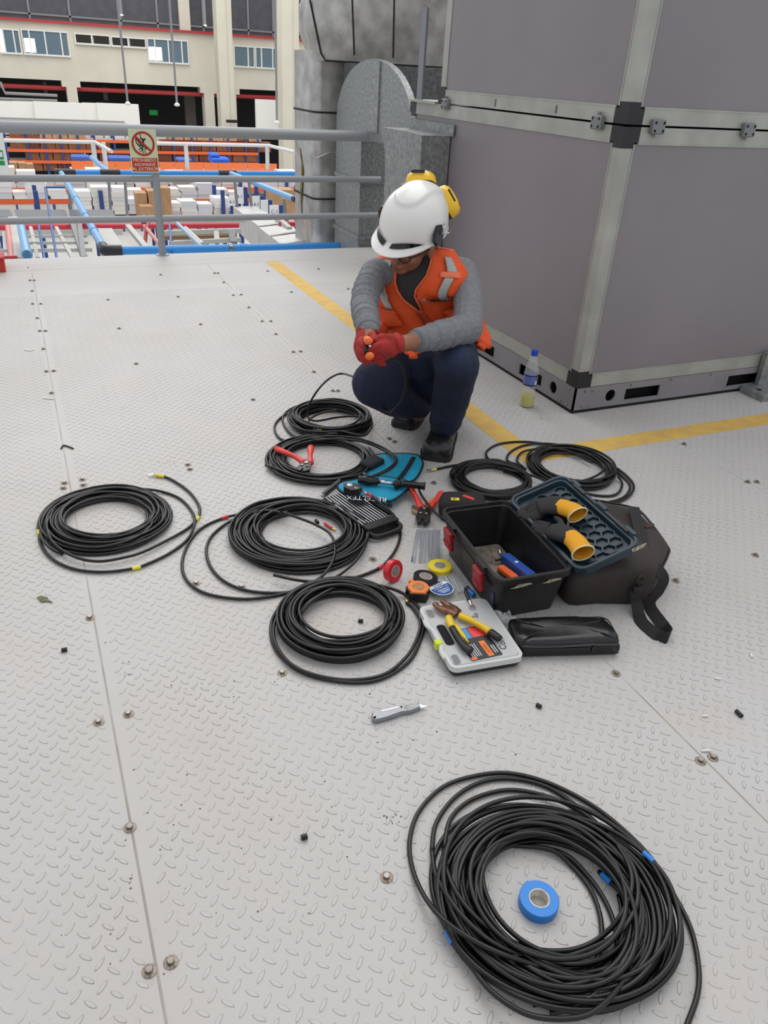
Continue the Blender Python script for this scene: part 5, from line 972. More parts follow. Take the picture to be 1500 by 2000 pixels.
tag(obj('plastic_wrapper', wr_.add(vs, [(j*(n+1)+i, j*(n+1)+i+1, (j+1)*(n+1)+i+1, (j+1)*(n+1)+i) for j in range(n) for i in range(n)]), M('crumpled_film', (240, 242, 244), .08, alpha=.4), None), 'crumpled clear plastic wrapper between the case and toolbox', 'wrapper')
# ---------------------------------------------------------------- ratchet crimpers
def crimper(label, tipA, tipB, piv, nose, z, side, midA=None, midB=None):
    c = thing('crimping_pliers', label, 'pliers', G(*piv)); PV = G(*piv, z); N = G(*nose, z*.8); ax = (N-PV).normalized(); q = V((-ax.y, ax.x, 0)).normalized()
    T = frame(PV, ax, zh=(0, 0, 1)); L_ = (N-PV).length
    jaw = [(-.02, -.012), (-.012, .016), (.3*L_, .022), (.75*L_, .026), (L_, .012), (L_, .004), (.72*L_, .003), (.72*L_, -.003), (L_, -.004), (L_, -.014), (.7*L_, -.024), (.25*L_, -.02)]
    obj('jaw_plate', MB().prism(jaw, -.007, .007, T, inset=.001), TOOLG, c, 30)
    for (x, y, r) in ((.002, 0, .008), (.4*L_, .01, .005), (.4*L_, -.01, .005)): obj('pivot_pin', MB().lathe([(r, .006), (r, .010), (r*.6, .011)], 14, T @ Matrix.Translation((x, y, 0))), STEEL, c, 40)
    for k, (tip, mid) in enumerate(((tipA, midA), (tipB, midB))):
        e_ = G(*tip, z+.006); s_ = PV+q*(.011 if k == 0 else -.011)*side-ax*.006; m_ = G(*mid, z+.004) if mid else s_.lerp(e_, .5)
        pts = crom([s_, m_, e_], 7); n = len(pts); obj('handle', MB().tube(pts, [(.0115+.0025*math.cos(2.2*PI*i/n), .0095) for i in range(n)], 12), HR_, c, 180); obj('handle_tip', MB().sphere(e_, .0118), HR_, c, 180)
    return c, T, PV
crimper('red handled ratchet crimper lying open on a cable coil', (541, 877), (607, 874), (599, 906), (589, 922), .036, -1, (572, 890), (606, 890))
c_, T_, PV_ = crimper('red handled ratchet crimper beside the clear bag of cable ties', (797, 946), (862, 964), (829, 995), (824, 1023), .022, -1, (812, 970), (850, 980))
obj('ratchet_arm', MB().tube([G(832, 985, .022), G(852, 972, .022)], [(.006, .004)]*2, 8), M('arm_orange', (236, 130, 60), .4), c_, 60)
tp = thing('cable_tail', 'short black cable with bare tip lying across the red crimper', 'cable', G(840, 970, .0)); obj('cable', MB().tube(crom([G(816, 948, .04), G(822, 965, .044), G(836, 985, .046), G(852, 1003, .044), G(868, 1016, .03)], 5), .0042, 8), CAB, tp, 180); obj('bare_tip', MB().tube([G(816, 948, .04), G(813.5, 943, .04)], .003, 8), BRASS, tp)
cn = thing('split_bolt_connector', 'small brass clamp connector beside the red crimper', 'connector', G(812, 1003)); obj('clamp_body', MB().rbox(.03, .018, 0, .016, .004, .003, frame(G(812, 1003, .002), G(820, 1008)-G(806, 1000), zh=(0, 0, 1))), M('worn_brass', (176, 156, 122), .3, .85), cn, 30); obj('clamp_bolt', MB().prism(circ(.006, 6), 0, .03, frame(G(806, 990, .008), (1, .3, 0), zh=(.3, -.9, .2))), STEEL, cn)
# ---------------------------------------------------------------- cyan tool roll
CY = M('cyan_fabric', (24, 158, 196), .7, bump=.35, bs=60, var=.08, vs=10); CYB = M('black_trim', (22, 24, 28), .7)
cb = thing('tool_roll', 'cyan fabric tool bag with black piping spread under the hydraulic crimper', 'bag', (1.06, 2.2, 0))
def pad(name, px, z, mat, ht, bulge=1.0):
    P = [G(x, y, 0) for x, y in px]; c0 = sum(P, V())/len(P); P = crom(P, 4, True); rg = []
    for k, zz in ((.99, 0), (1.0, ht*.4), (.97, ht*.75), (.85, ht), (.5, ht*1.12*bulge), (.15, ht*1.1*bulge)): rg.append([c0+(p-c0)*k+V((0, 0, zz+z)) for p in P])
    o = obj(name, MB().loft(rg), mat, cb, 60); obj('piping', MB().tube([p+V((0, 0, z+ht*.6)) for p in P], .0045, 6, True), CYB, o, 180); return o
pad('flap', [(722, 905), (745, 893), (806, 893), (822, 902), (824, 918), (806, 945), (762, 952), (715, 945)], 0, CY, .02); pad('flap', [(662, 962), (700, 954), (745, 948), (798, 958), (795, 972), (765, 995), (742, 992), (690, 985), (664, 976)], .022, CY, .02)
obj('flap_band', MB().tube(crom([G(808, 893, .024), G(795, 915, .028), G(775, 942, .028)], 4), [(.009, .002)]*9, 6), CYB, cb, 180); obj('flap_band', MB().tube(crom([G(715, 950, .030), G(745, 955, .034), G(757, 968, .032), G(762, 990, .02)], 4), [(.008, .002)]*13, 6), CYB, cb, 180)
obj('black_pocket', MB().rbox(.09, .06, 0, .03, .012, .006, frame(G(726, 912, .012), (1, .5, 0), zh=(0, 0, 1))), CYB, cb, 30)
TXm = frame(G(716, 973, .046), G(690, 971, .046)-G(742, 974, .046), zh=(0, -.25, 1)); obj('lettering', text_mb('RECELTEX', .030, TXm), LWH, cb)
# hydraulic crimper resting on it
hy = thing('hydraulic_crimper', 'black hydraulic crimping tool with chrome shaft lying on the cyan bag', 'tool', G(760, 945, .04)); zh_ = .062
obj('pump_body', MB().tube(crom([G(700, 936, zh_), G(718, 938, zh_), G(738, 941, zh_)], 4), [(.016, .014)]*3+[(.02, .016)]*3+[(.014, .014)]*3, 12), BGLOSS, hy, 180); obj('shaft', MB().tube([G(736, 941, zh_), G(776, 945, zh_)], .007, 12), CHROME, hy, 180)
obj('hand_guard', MB().tube([G(771, 944, zh_), G(774, 944.5, zh_), G(779, 945, zh_), G(783, 945.5, zh_)], [(.012, .014), (.024, .022), (.022, .020), (.012, .013)], 14), BGLOSS, hy, 180); obj('grip', MB().tube(crom([G(780, 945, zh_), G(800, 946.5, zh_-.006), G(822, 949, zh_-.012), G(829, 950, zh_-.014)], 4), [(.012, .012)]*9+[(.013, .013)]*3+[(.017, .016)], 14), BGLOSS, hy, 180)
T = frame(G(688, 953, zh_), G(712, 964, zh_)-G(688, 953, zh_), zh=(0, 0, 1)); hp = [(-.03, -.012), (-.012, -.03), (.022, -.03), (.038, -.01), (.034, .014), (.012, .02), (-.01, .014)]
hdp = obj('crimp_head', MB().prism(hp, -.012, .012, T, inset=.002), TOOLG, hy, 30); obj('head_eye', MB().lathe([(.009, .0122), (.009, .0135), (.005, .0137)], 16, T @ Matrix.Translation((.026, -.006, 0))), STEEL, hdp); obj('head_bore', MB().lathe([(.01, .0121), (.01, .0126)], 16, T @ Matrix.Translation((-.006, -.006, 0))), CHROME, hdp); obj('release_knob', MB().sphere(G(712, 926, zh_+.014), .006, 8, 6), STEEL, hy)
# ---------------------------------------------------------------- wrench set in its tray
wt = thing('wrench_tray', 'black plastic wrench tray with loop handle beside the red taped coil', 'tray', G(740, 1035))
A, B = G(655, 968, .014), G(742, 1030, .014); T = frame((A+B)/2, B-A, zh=(0, 0, 1)); L_ = (B-A).length
obj('tray_base', MB().rbox(L_*1.02, .125, -.012, .004, .012, .003, T), BLACKP, wt, 30)
for yy in (-.062, .062): obj('tray_wall', MB().rbox(L_*.62, .006, 0, .022, .002, .001, T @ Matrix.Translation((L_*.2, yy, 0))), BLACKP, wt)
obj('tray_end', MB().rbox(.03, .13, -.012, .024, .006, .003, T @ Matrix.Translation((L_*.52, 0, 0))), BLACKP, wt, 30)
obj('loop_handle', MB().tube(crom([T @ V(q) for q in ((L_*.53, -.058, .006), (L_*.53+.03, -.056, .004), (L_*.53+.042, -.03, .002), (L_*.53+.042, .03, .002), (L_*.53+.03, .056, .004), (L_*.53, .058, .006))], 5), [(.008, .011)]*26, 8), BLACKP, wt, 180)
for k in range(3): obj('rib', MB().box(-L_*.1+k*.05, -L_*.1+k*.05+.008, -.058, .058, .004, .012, T=T), BLACKP, wt)
def wrench(k):
    s = .80+.035*k; y = -.052+.0115*k; x0, x1 = -L_*.62*s, L_*.46
    mb = MB(); mb.tube([T @ V((x0+.012, y, .016)), T @ V((0, y, .014)), T @ V((x1-.008, y, .016))], [(.0027, .0024)]*3, 8)
    n = 14; Tr = T @ Matrix.Translation((x1, y, .017)) @ Matrix.Rotation(R(70), 4, 'X')
    rings = [[Tr @ V((r*math.cos(2*PI*i/n), r*math.sin(2*PI*i/n), z)) for i in range(n)] for r, z in ((.0045, -.003), (.0085, -.003), (.0085, .003), (.0045, .003))]; mb.loft(rings, caps=False, closed=True)
    Tj = T @ Matrix.Translation((x0, y, .018)) @ Matrix.Rotation(R(70), 4, 'X'); jw = [(.014, -.003), (.006, -.0085), (-.005, -.0095), (-.011, -.006), (-.003, -.0035), (0, 0), (-.003, .0035), (-.011, .006), (-.005, .0095), (.006, .0085), (.014, .003)]
    mb.prism(jw, -.0028, .0028, Tj); w_ = obj('wrench', mb, M('wrench_steel', (142, 142, 146), .24, 1), None, 40); tag(w_, ['shortest chrome wrench, first in the wrench tray', 'second chrome wrench from the short end of the tray', 'third chrome wrench from the short end of the tray', 'fourth chrome wrench from the short end of the tray', 'fifth chrome wrench, in the middle of the tray', 'sixth chrome wrench, just past the middle of the tray', 'fourth chrome wrench from the cyan bag side', 'third chrome wrench from the cyan bag side', 'second chrome wrench from the cyan bag side', 'longest chrome wrench next to the cyan bag'][k], 'wrench', 'wrenches in the tray')
for k in range(10): wrench(k)
# ---------------------------------------------------------------- dark pouch behind the toolbox
dp = thing('belt_pouch', 'black fabric tool pouch with small yellow badge behind the toolbox', 'pouch', G(900, 985)); T = frame((1.215, 1.93, 0), (.9, -.35, 0), zh=(0, 0, 1))
rg = [[T @ V((x, y, z)) for x, y in rrect(.16*k, .10*k, .03*k, 3)] for z, k in ((0, .95), (.02, 1), (.05, 1), (.07, .9), (.078, .6))]; obj('pouch_body', MB().loft(rg), STRAP, dp, 60)
q_ = frame(G(889, 975, .079), (.9, -.35, 0), zh=(0, -.2, 1)); obj('yellow_badge', MB().box(-.014, .014, -.007, .007, 0, .001, T=q_), M('badge_yellow', (226, 200, 44), .5), dp); obj('badge_mark', MB().prism([(-.008, 0), (-.003, .004), (.002, 0), (-.003, -.004)], .001, .0014, q_), BLK, dp); obj('red_flap', MB().tube(crom([G(905, 968, .078), G(916, 972, .08), G(926, 976, .076)], 4), [(.008, .004)]*9, 8), HR_, dp, 180)
# ---------------------------------------------------------------- utility knife
uk = thing('utility_knife', 'silver metal utility knife lying alone on the bare floor', 'knife', G(780, 1402)); A, B = G(727, 1414, 0), G(822, 1391, 0); T = frame(A, B-A, zh=(0, 0, 1)); L_ = (B-A).length; ZN = M('cast_zinc', (146, 148, 152), .38, .7, bump=.06, bs=300)
top = [(0, .004), (.006, .020), (.03, .0255), (.07, .0245), (L_*.8, .021), (L_, .019), (L_*1.0, .004), (L_*.82, 0), (.075, .002), (.055, -.0015), (.03, -.003), (.006, -.003)]
obj('knife_body', MB().prism(top, .0005, .015, T @ Matrix.Rotation(R(0), 4, 'X'), inset=.003), ZN, uk, 35); obj('knife_blade', MB().prism([(L_-.004, .006), (L_+.002, .018), (L_+.020, .0065), (L_+.0, .005)], .007, .0082, T), CHROME, uk)
for k in range(5): obj('grip_rib', MB().box(.085+k*.005, .087+k*.005, .006, .019, .0148, .0158, T=T), STEEL, uk)
obj('slide_slot', MB().box(.03, .072, .0165, .0195, .0149, .0155, T=T), CHROME, uk); obj('slide_button', MB().lathe([(.0022, .015), (.0022, .0162)], 10, T @ Matrix.Translation((.078, .016, 0))), DARKIN, uk); obj('hang_hole', MB().lathe([(.004, .0149), (.004, .0154)], 14, T @ Matrix.Translation((.007, .004, 0))), DARKIN, uk); obj('hole_rim', MB().tube([T @ V((.007+.0046*math.cos(2*PI*k/14), .004+.0046*math.sin(2*PI*k/14), .0152)) for k in range(14)], .0008, 5, True), CHROME, uk)
# ================================================================ the crouching worker
SKIN = M('brown_skin', (150, 98, 72), .5, var=.06, vs=25); DENIM = M('navy_denim', (27, 36, 60), .85, var=.25, vs=9, bump=.9, bs=20); GREYS = M('grey_marl_shirt', (124, 126, 130), .9, var=.08, vs=90, bump=.12, bs=70)
VEST = M('orange_vest', (240, 88, 30), .65, var=.07, vs=9, bump=.5, bs=26); SILV = M('silver_reflective', (172, 172, 170), .45, .25, bump=.3, bs=40); GLV = M('red_knit_glove', (160, 36, 31), .8, bump=.4, bs=300, var=.1, vs=20); BOOT = M('black_boot_leather', (36, 35, 36), .3, bump=.3, bs=70); SOLE = M('boot_sole', (36, 34, 33), .7)
HELM = M('white_helmet_shell', (232, 230, 226), .28, coat=.3); MUFF = M('yellow_ear_cup', (240, 190, 14), .25, coat=.4); DKLENS = M('dark_lens', (24, 16, 16), .12); TEE = M('dark_undershirt', (58, 54, 56), .9)
BJ = {k: GD(*v) for k, v in dict(ankL=(868, 838, 3.03), kneeL=(893, 716, 2.76), hipL=(884, 690, 3.14), ankR=(818, 806, 3.20), kneeR=(730, 750, 2.86), hipR=(800, 700, 3.18), pelvis=(846, 690, 3.28), waist=(846, 648, 3.14), belly=(826, 610, 3.05), chest=(815, 562, 2.98), upper=(820, 522, 2.93), neck=(824, 496, 2.90), shL=(903, 534, 2.98), elL=(914, 642, 2.78), wrL=(802, 668, 2.575), hanL=(764, 678, 2.53), shR=(732, 534, 2.90), elR=(711, 602, 2.74), wrR=(720, 646, 2.60), hanR=(717, 676, 2.56)).items()}
TOC = -CW; IR, IU = CR, CU          # towards the viewer, picture right and up as hall directions
HC = GD(808, 442, 2.74); HUP = (IU*.62+TOC*.76+IR*.04).normalized(); HF = (-IU*.66+TOC*.42-IR*.60); HF = (HF-HUP*HF.dot(HUP)).normalized(); HL = HUP.cross(HF)
HT = Matrix(((HF.x, HL.x, HUP.x, HC.x), (HF.y, HL.y, HUP.y, HC.y), (HF.z, HL.z, HUP.z, HC.z), (0, 0, 0, 1)))
pn = thing('person', 'crouching worker in orange vest, white helmet and red gloves working on a cable', 'person', (1.38, 2.55, 0))
def limb(mb, pts, rs, n=14, sub=6, ripple=0, rf=9, upv=None):
    pp = crom(pts, sub); m = len(pp); out = []
    for i in range(m):
        u_ = i/(m-1)*(len(rs)-1); k = min(int(u_), len(rs)-2); f = u_-k; a = rs[k] if isinstance(rs[k], tuple) else (rs[k], rs[k]); b = rs[k+1] if isinstance(rs[k+1], tuple) else (rs[k+1], rs[k+1])
        q = 1+ripple*(.6*math.sin(rf*2*PI*i/(m-1))+.4*math.sin(rf*1.63*2*PI*i/(m-1)+1.3))*min(1, .25+1.5*(i/(m-1))); out.append(((a[0]*(1-f)+b[0]*f)*q, (a[1]*(1-f)+b[1]*f)*q))
    mb.tube(pp, out, n, upv=upv); mb.sphere(pp[0], out[0][0]*.97); mb.sphere(pp[-1], out[-1][0]*.97); return mb
# body: one continuous skin surface from head to ankles
b = MB(); fwdB = (TOC-IR*.22+V((0, 0, .3))).normalized()
limb(b, [BJ['pelvis'], BJ['waist'], BJ['chest'], BJ['upper']], [(.12, .09), (.115, .08), (.13, .085), (.09, .07)], 16, upv=fwdB)
for s in 'LR':
    limb(b, [BJ['hip'+s], BJ['knee'+s]], [.065, .05]); limb(b, [BJ['knee'+s], BJ['ank'+s]], [.048, .036]); limb(b, [BJ['pelvis'], BJ['hip'+s]], [.08, .07])
    limb(b, [BJ['sh'+s], BJ['el'+s]], [.045, .036]); limb(b, [BJ['el'+s], BJ['wr'+s], BJ['han'+s]], [.034, .029, .025]); limb(b, [BJ['upper'], BJ['sh'+s]], [.055, .045])
head0 = HT @ V((.005, 0, -.045)); limb(b, [BJ['upper'], BJ['neck'], HT @ V((-.035, 0, -.085))], [.062, .056, .058])
b.sphere((0, 0, 0), 1, 20, 14, T=HT @ Matrix.Translation((0, 0, -.03)), sc=(.096, .078, .098))
b.sphere((0, 0, 0), 1, 18, 12, T=HT @ Matrix.Translation((.030, 0, -.095)), sc=(.062, .060, .066)); b.sphere((0, 0, 0), 1, 14, 10, T=HT @ Matrix.Translation((.066, 0, -.138)), sc=(.026, .030, .022))
b.tube([HT @ V((.088, 0, -.050)), HT @ V((.104, 0, -.078)), HT @ V((.110, 0, -.092)), HT @ V((.090, 0, -.100))], [.008, .012, .0155, .010], 10)
for s in (-1, 1):
    b.sphere((0, 0, 0), 1, 12, 8, T=HT @ Matrix.Translation((.062, s*.036, -.088)), sc=(.026, .026, .024)); b.sphere((0, 0, 0), 1, 12, 8, T=HT @ Matrix.Translation((-.008, s*.079, -.070)), sc=(.019, .009, .032)); b.sphere((0, 0, 0), 1, 10, 8, T=HT @ Matrix.Translation((.083, s*.030, -.044)), sc=(.014, .026, .010))
b.sphere((0, 0, 0), 1, 10, 8, T=HT @ Matrix.Translation((.088, 0, -.118)), sc=(.013, .024, .008)); b.sphere((0, 0, 0), 1, 10, 8, T=HT @ Matrix.Translation((.084, 0, -.127)), sc=(.013, .020, .008))
bo_ = obj('body', b, SKIN, pn); remesh(bo_, .0045, 3)
obj('mouth', MB().tube(crom([HT @ V(q) for q in ((.083, -.022, -.1225), (.0965, -.010, -.122), (.099, 0, -.1225), (.0965, .010, -.122), (.083, .022, -.1225))], 4), .0022, 6), M('lip_dark', (104, 56, 48), .5), bo_, 180)
for s in (-1, 1):
    obj('eye', MB().sphere((0, 0, 0), 1, 12, 8, T=HT @ Matrix.Translation((.083, s*.031, -.062)), sc=(.009, .013, .006)), M('eye_dark', (46, 34, 30), .2), bo_, 180)
    obj('eyebrow', MB().tube([HT @ V((.094, s*.016, -.044)), HT @ V((.096, s*.032, -.041)), HT @ V((.086, s*.048, -.044))], [(.004, .003)]*3, 6), M('hair_black', (22, 18, 17), .7), bo_, 180)
obj('hair', MB().sphere((0, 0, 0), 1, 20, 12, T=HT @ Matrix.Translation((-.012, 0, -.022)), sc=(.094, .082, .082)), MATS['hair_black'], bo_, 180)
gs = MB()
for s in (-1, 1):
    gs.tube([HT @ V((.105-.010*abs(math.cos(2*PI*k/20)), s*.033+.025*math.cos(2*PI*k/20), -.066+.017*math.sin(2*PI*k/20))) for k in range(20)], .0022, 6, True); gs.tube([HT @ V((.096, s*.058, -.060)), HT @ V((.04, s*.078, -.058)), HT @ V((-.01, s*.082, -.056))], .0022, 6)
gs.tube([HT @ V((.105, -.009, -.062)), HT @ V((.105, .009, -.062))], .0022, 6); obj('spectacles', gs, BLACKP, pn, 180)
# trousers
t = MB(); limb(t, [BJ['waist'], BJ['pelvis']], [(.135, .10), (.155, .12)], 18, upv=fwdB)
limb(t, [BJ['pelvis'], BJ['hipL'], BJ['hipL'].lerp(BJ['kneeL'], .6), BJ['kneeL']], [.10, .098, .090, .082]); limb(t, [BJ['kneeL'], BJ['kneeL'].lerp(BJ['ankL'], .5), BJ['ankL']+V((0, 0, .03))], [.080, .073, .064], ripple=.035, rf=4.5, sub=9)
limb(t, [BJ['pelvis'], BJ['hipR'], BJ['hipR'].lerp(BJ['kneeR'], .6), BJ['kneeR']], [.10, .10, .096, .088]); limb(t, [BJ['kneeR'], BJ['kneeR'].lerp(BJ['ankR'], .5), BJ['ankR']+V((0, 0, .03))], [.086, .074, .055], ripple=.03, rf=3)
limb(t, [BJ['pelvis'], (BJ['hipL']+BJ['hipR'])*.5, ((BJ['hipL']+BJ['hipR'])*.5).lerp((BJ['kneeL']+BJ['kneeR'])*.5, .45), ((BJ['hipL']+BJ['hipR'])*.5).lerp((BJ['ankL']+BJ['ankR'])*.5, .5)], [.12, .11, .085, .07])
tr_ = obj('trousers', t, DENIM, pn); remesh(tr_, .006, 4)
# shirt
s_ = MB(); limb(s_, [BJ['pelvis'].lerp(BJ['waist'], .5), BJ['waist'], BJ['chest'], BJ['upper']], [(.145, .10), (.14, .095), (.15, .095), (.10, .07)], 20, upv=fwdB)
limb(s_, [BJ['upper'], BJ['shL']], [.065, .060]); limb(s_, [BJ['upper'], BJ['shR']], [.065, .055]); limb(s_, [BJ['upper'], BJ['neck']], [.075, .062])
limb(s_, [BJ['shL'], BJ['shL'].lerp(BJ['elL'], .5)+IR*.012, BJ['elL']], [.061, .057, .056], ripple=.035, rf=4, sub=10); limb(s_, [BJ['elL'], BJ['elL'].lerp(BJ['wrL'], .5), BJ['wrL'].lerp(BJ['elL'], .10)], [.056, .050, .038], ripple=.14, rf=6.5, sub=18)
limb(s_, [BJ['shR'], BJ['shR'].lerp(BJ['elR'], .5)-IR*.010, BJ['elR']], [.055, .051, .049], ripple=.12, rf=7, sub=14); limb(s_, [BJ['elR'], BJ['elR'].lerp(BJ['wrR'], .5), BJ['wrR']], [.049, .046, .039], ripple=.14, rf=5, sub=16)
sh_ = obj('shirt', s_, GREYS, pn); remesh(sh_, .0042, 1)
for s, r in (('L', .038), ('R', .041)):
    a_, b__ = BJ['wr'+s], BJ['el'+s]; d_ = (b__-a_).normalized(); o_ = a_+d_*(.020 if s == 'L' else -.006)
    obj('cuff', MB().tube([o_, o_+d_*.016, o_+d_*.034], [r, r*1.04, r*1.02], 18), M('cuff_grey', (112, 114, 118), .9, bump=.3, bs=90), sh_, 180)
obj('neck_opening', MB().tube(crom([BJ['neck']+IR*x*.055+IU*y*.03+TOC*z for x, y, z in ((-1, .4, .035), (-.6, -1.2, .062), (0, -1.7, .070), (.6, -1.2, .062), (1, .4, .035))], 5), [(.006, .004)]*21, 8), TEE, sh_, 180)
# vest: a shell round the torso, open in a V at the neck
VP = crom([BJ['pelvis'].lerp(BJ['waist'], .55), BJ['waist'], BJ['belly'], BJ['chest'], BJ['upper'], BJ['neck']+IU*.028], 8); VN = len(VP)-1
VR = [(.178, .140), (.170, .124), (.166, .118), (.182, .122), (.188, .118), (.115, .085)]
def vest_pt(a, h, off=0):
    u_ = max(0, min(.9999, h))*VN; i = int(u_); f = u_-i; p = VP[i].lerp(VP[i+1], f); tt = (VP[min(i+2, VN)]-VP[max(i-1, 0)]).normalized()
    u = (fwdB-tt*fwdB.dot(tt)).normalized(); q = tt.cross(u); w_ = h*5; k = min(4, int(w_)); g = w_-k; rx = VR[k][0]*(1-g)+VR[k+1][0]*g+off; ry = VR[k][1]*(1-g)+VR[k+1][1]*g+off
    fold = .0035*math.sin(5*a+9*h)+.003*math.sin(11*a-14*h)
    c_, s__ = math.cos(a), math.sin(a); e_ = .8
    return p+q*((rx+fold)*math.copysign(abs(c_)**e_, c_))+u*((ry+fold)*math.copysign(abs(s__)**e_, s__))
va = MB(); NA, NH = 96, 48
FR = PI/2
def notch(h): return 0 if h < .50 else (h-.50)/.50*.38
va.v = [vest_pt(FR+notch(j/NH)+(2*PI-2*notch(j/NH))*i/NA, j/NH) for j in range(NH+1) for i in range(NA+1)]
va.f = [(j*(NA+1)+i, j*(NA+1)+i+1, (j+1)*(NA+1)+i+1, (j+1)*(NA+1)+i) for j in range(NH) for i in range(NA)]; va.mi = [0]*len(va.f)
vs_ = obj('vest', va, VEST, pn, 180); md = vs_.modifiers.new('cloth', 'SOLIDIFY'); md.thickness = .005; md.offset = 1
def patch(name, a0, a1, h0, h1, mat, off=.009, n=8, m=14, par=vs_, skew=0):
    mb = MB(); mb.v = [vest_pt(a0+(a1-a0)*i/n+skew*(j/m), h0+(h1-h0)*j/m, off) for j in range(m+1) for i in range(n+1)]; mb.f = [(j*(n+1)+i, j*(n+1)+i+1, (j+1)*(n+1)+i+1, (j+1)*(n+1)+i) for j in range(m) for i in range(n)]; mb.mi = [0]*len(mb.f)
    o = obj(name, mb, mat, par, 180); k_ = o.modifiers.new('cloth', 'SOLIDIFY'); k_.thickness = .002; k_.offset = 1; return o
LFT, RGT = 1, -1          # +angle runs to the picture's left or right as found below
pr_side = 1 if (vest_pt(FR+.5, .6)-vest_pt(FR, .6)).dot(IR) > 0 else -1
def pa(x): return FR+pr_side*x
patch('reflective_strip', pa(-.62), pa(-.40), .56, .86, SILV); patch('reflective_strip', pa(.62), pa(.86), .62, .80, SILV); patch('reflective_strip', pa(.70), pa(1.0), .83, .93, SILV); patch('reflective_strip', pa(-.95), pa(.25), .09, .18, SILV, n=20, m=5)
patch('pocket_flap', pa(-.98), pa(-.36), .47, .56, VEST, .017); patch('pocket_flap', pa(.34), pa(.98), .40, .475, VEST, .017); patch('zip_strip', pa(-.035), pa(.035), .14, .53, M('zip_orange_dark', (176, 62, 30), .6), .0085, 2, 16)
patch('shoulder_seam', pa(.50), pa(1.10), .80, .83, M('pale_orange_binding', (236, 120, 78), .6), .010, 8, 3)
for s in (-1, 1): obj('neck_binding', MB().tube([vest_pt(pa(s*notch(h)), h, .004) for h in [.50+.05*k for k in range(11)]], .0032, 6), MATS['pale_orange_binding'], vs_, 180)
tx_ = text_mb('synergy', .018, Matrix.Identity(4)); tx_.v = [vest_pt(pa(.46+q.x*6.4), .63+q.y*6.0, .0135) for q in tx_.v]; obj('lettering', tx_, M('print_dark', (60, 30, 34), .6), vs_)
mk_ = MB(); mk_.v = [vest_pt(pa(.24+.0075*6.4*math.cos(k*PI/3)), .63+.0085*2.3*math.sin(k*PI/3), .0135) for k in range(6)]; mk_.f = [tuple(range(6))]; mk_.mi = [0]; obj('printed_mark', mk_, M('print_grey', (150, 130, 128), .6), vs_)
um = MB(); um.v = [vest_pt(FR+(2*i/12-1)*(notch(h)+.10), h, -.004) for h in [.47+.053*j for j in range(11)] for i in range(13)]; um.f = [(j*13+i, j*13+i+1, (j+1)*13+i+1, (j+1)*13+i) for j in range(10) for i in range(12)]; um.mi = [0]*120
obj('undershirt', um, TEE, pn, 180)
# vest tail hanging behind the elbow
obj('vest_tail', MB().tube(crom([GD(930, 612, 3.02), GD(938, 645, 3.02), GD(942, 668, 3.0), GD(938, 680, 2.98)], 5), [(.03, .014)]*6+[(.042, .018)]*6+[(.02, .010)]*4, 12), VEST, vs_, 180); obj('vest_tail', MB().tube(crom([GD(757, 628, 3.0), GD(742, 655, 2.95), GD(733, 672, 2.9)], 5), [(.018, .03)]*5+[(.014, .03)]*6, 12), VEST, vs_, 180); obj('vest_tail', MB().tube(crom([GD(800, 676, 2.75), GD(806, 690, 2.72), GD(808, 699, 2.71)], 4), [(.03, .008)]*5+[(.016, .008)]*4, 10), VEST, vs_, 180)
# gloves
def hand(name_, palm, pr_, fingers, thumb, cuff, seed):
    mb = MB(); limb(mb, palm, pr_, 12, 6, upv=TOC)
    for f in fingers: limb(mb, f, [.0115, .0112, .0105, .0088][:max(2, len(f))], 10, 4)
    limb(mb, thumb, [.0135, .0125, .0105], 10, 4); o = obj(name_, mb, GLV, pn); remesh(o, .0034, 3); obj('glove_cuff', MB().tube(cuff[0], cuff[1], 16), M('glove_rib', (170, 42, 37), .8, bump=.4, bs=200), o, 180); return o
g_ = GD
gl_ = hand('glove', [g_(774, 671, 2.54), g_(766, 673, 2.53), g_(757, 677, 2.52), g_(748, 682, 2.51)], [(.034, .026), (.038, .026), (.042, .024), (.036, .022)],
     [[g_(748, 672, 2.49), g_(734, 676, 2.475), g_(724, 684, 2.48), g_(721, 690, 2.49)], [g_(746, 682, 2.49), g_(732, 688, 2.485), g_(726, 695, 2.50), g_(730, 701, 2.515)], [g_(748, 690, 2.50), g_(736, 697, 2.50), g_(734, 704, 2.52), g_(741, 707, 2.535)], [g_(754, 697, 2.51), g_(744, 703, 2.515), g_(743, 709, 2.535), g_(750, 711, 2.55)]],
     [g_(764, 662, 2.52), g_(746, 658, 2.50), g_(735, 664, 2.49)], ([g_(779, 669, 2.545), g_(773, 671, 2.54), g_(766, 672, 2.533)], [(.036, .034), (.037, .033), (.036, .029)]), 1)
obj('glove_print', MB().tube(crom([g_(744, 684, 2.462), g_(752, 693, 2.466), g_(762, 700, 2.478)], 4), [(.0035, .0012)]*9, 6), M('glove_print_grey', (70, 40, 40), .6), gl_, 180)
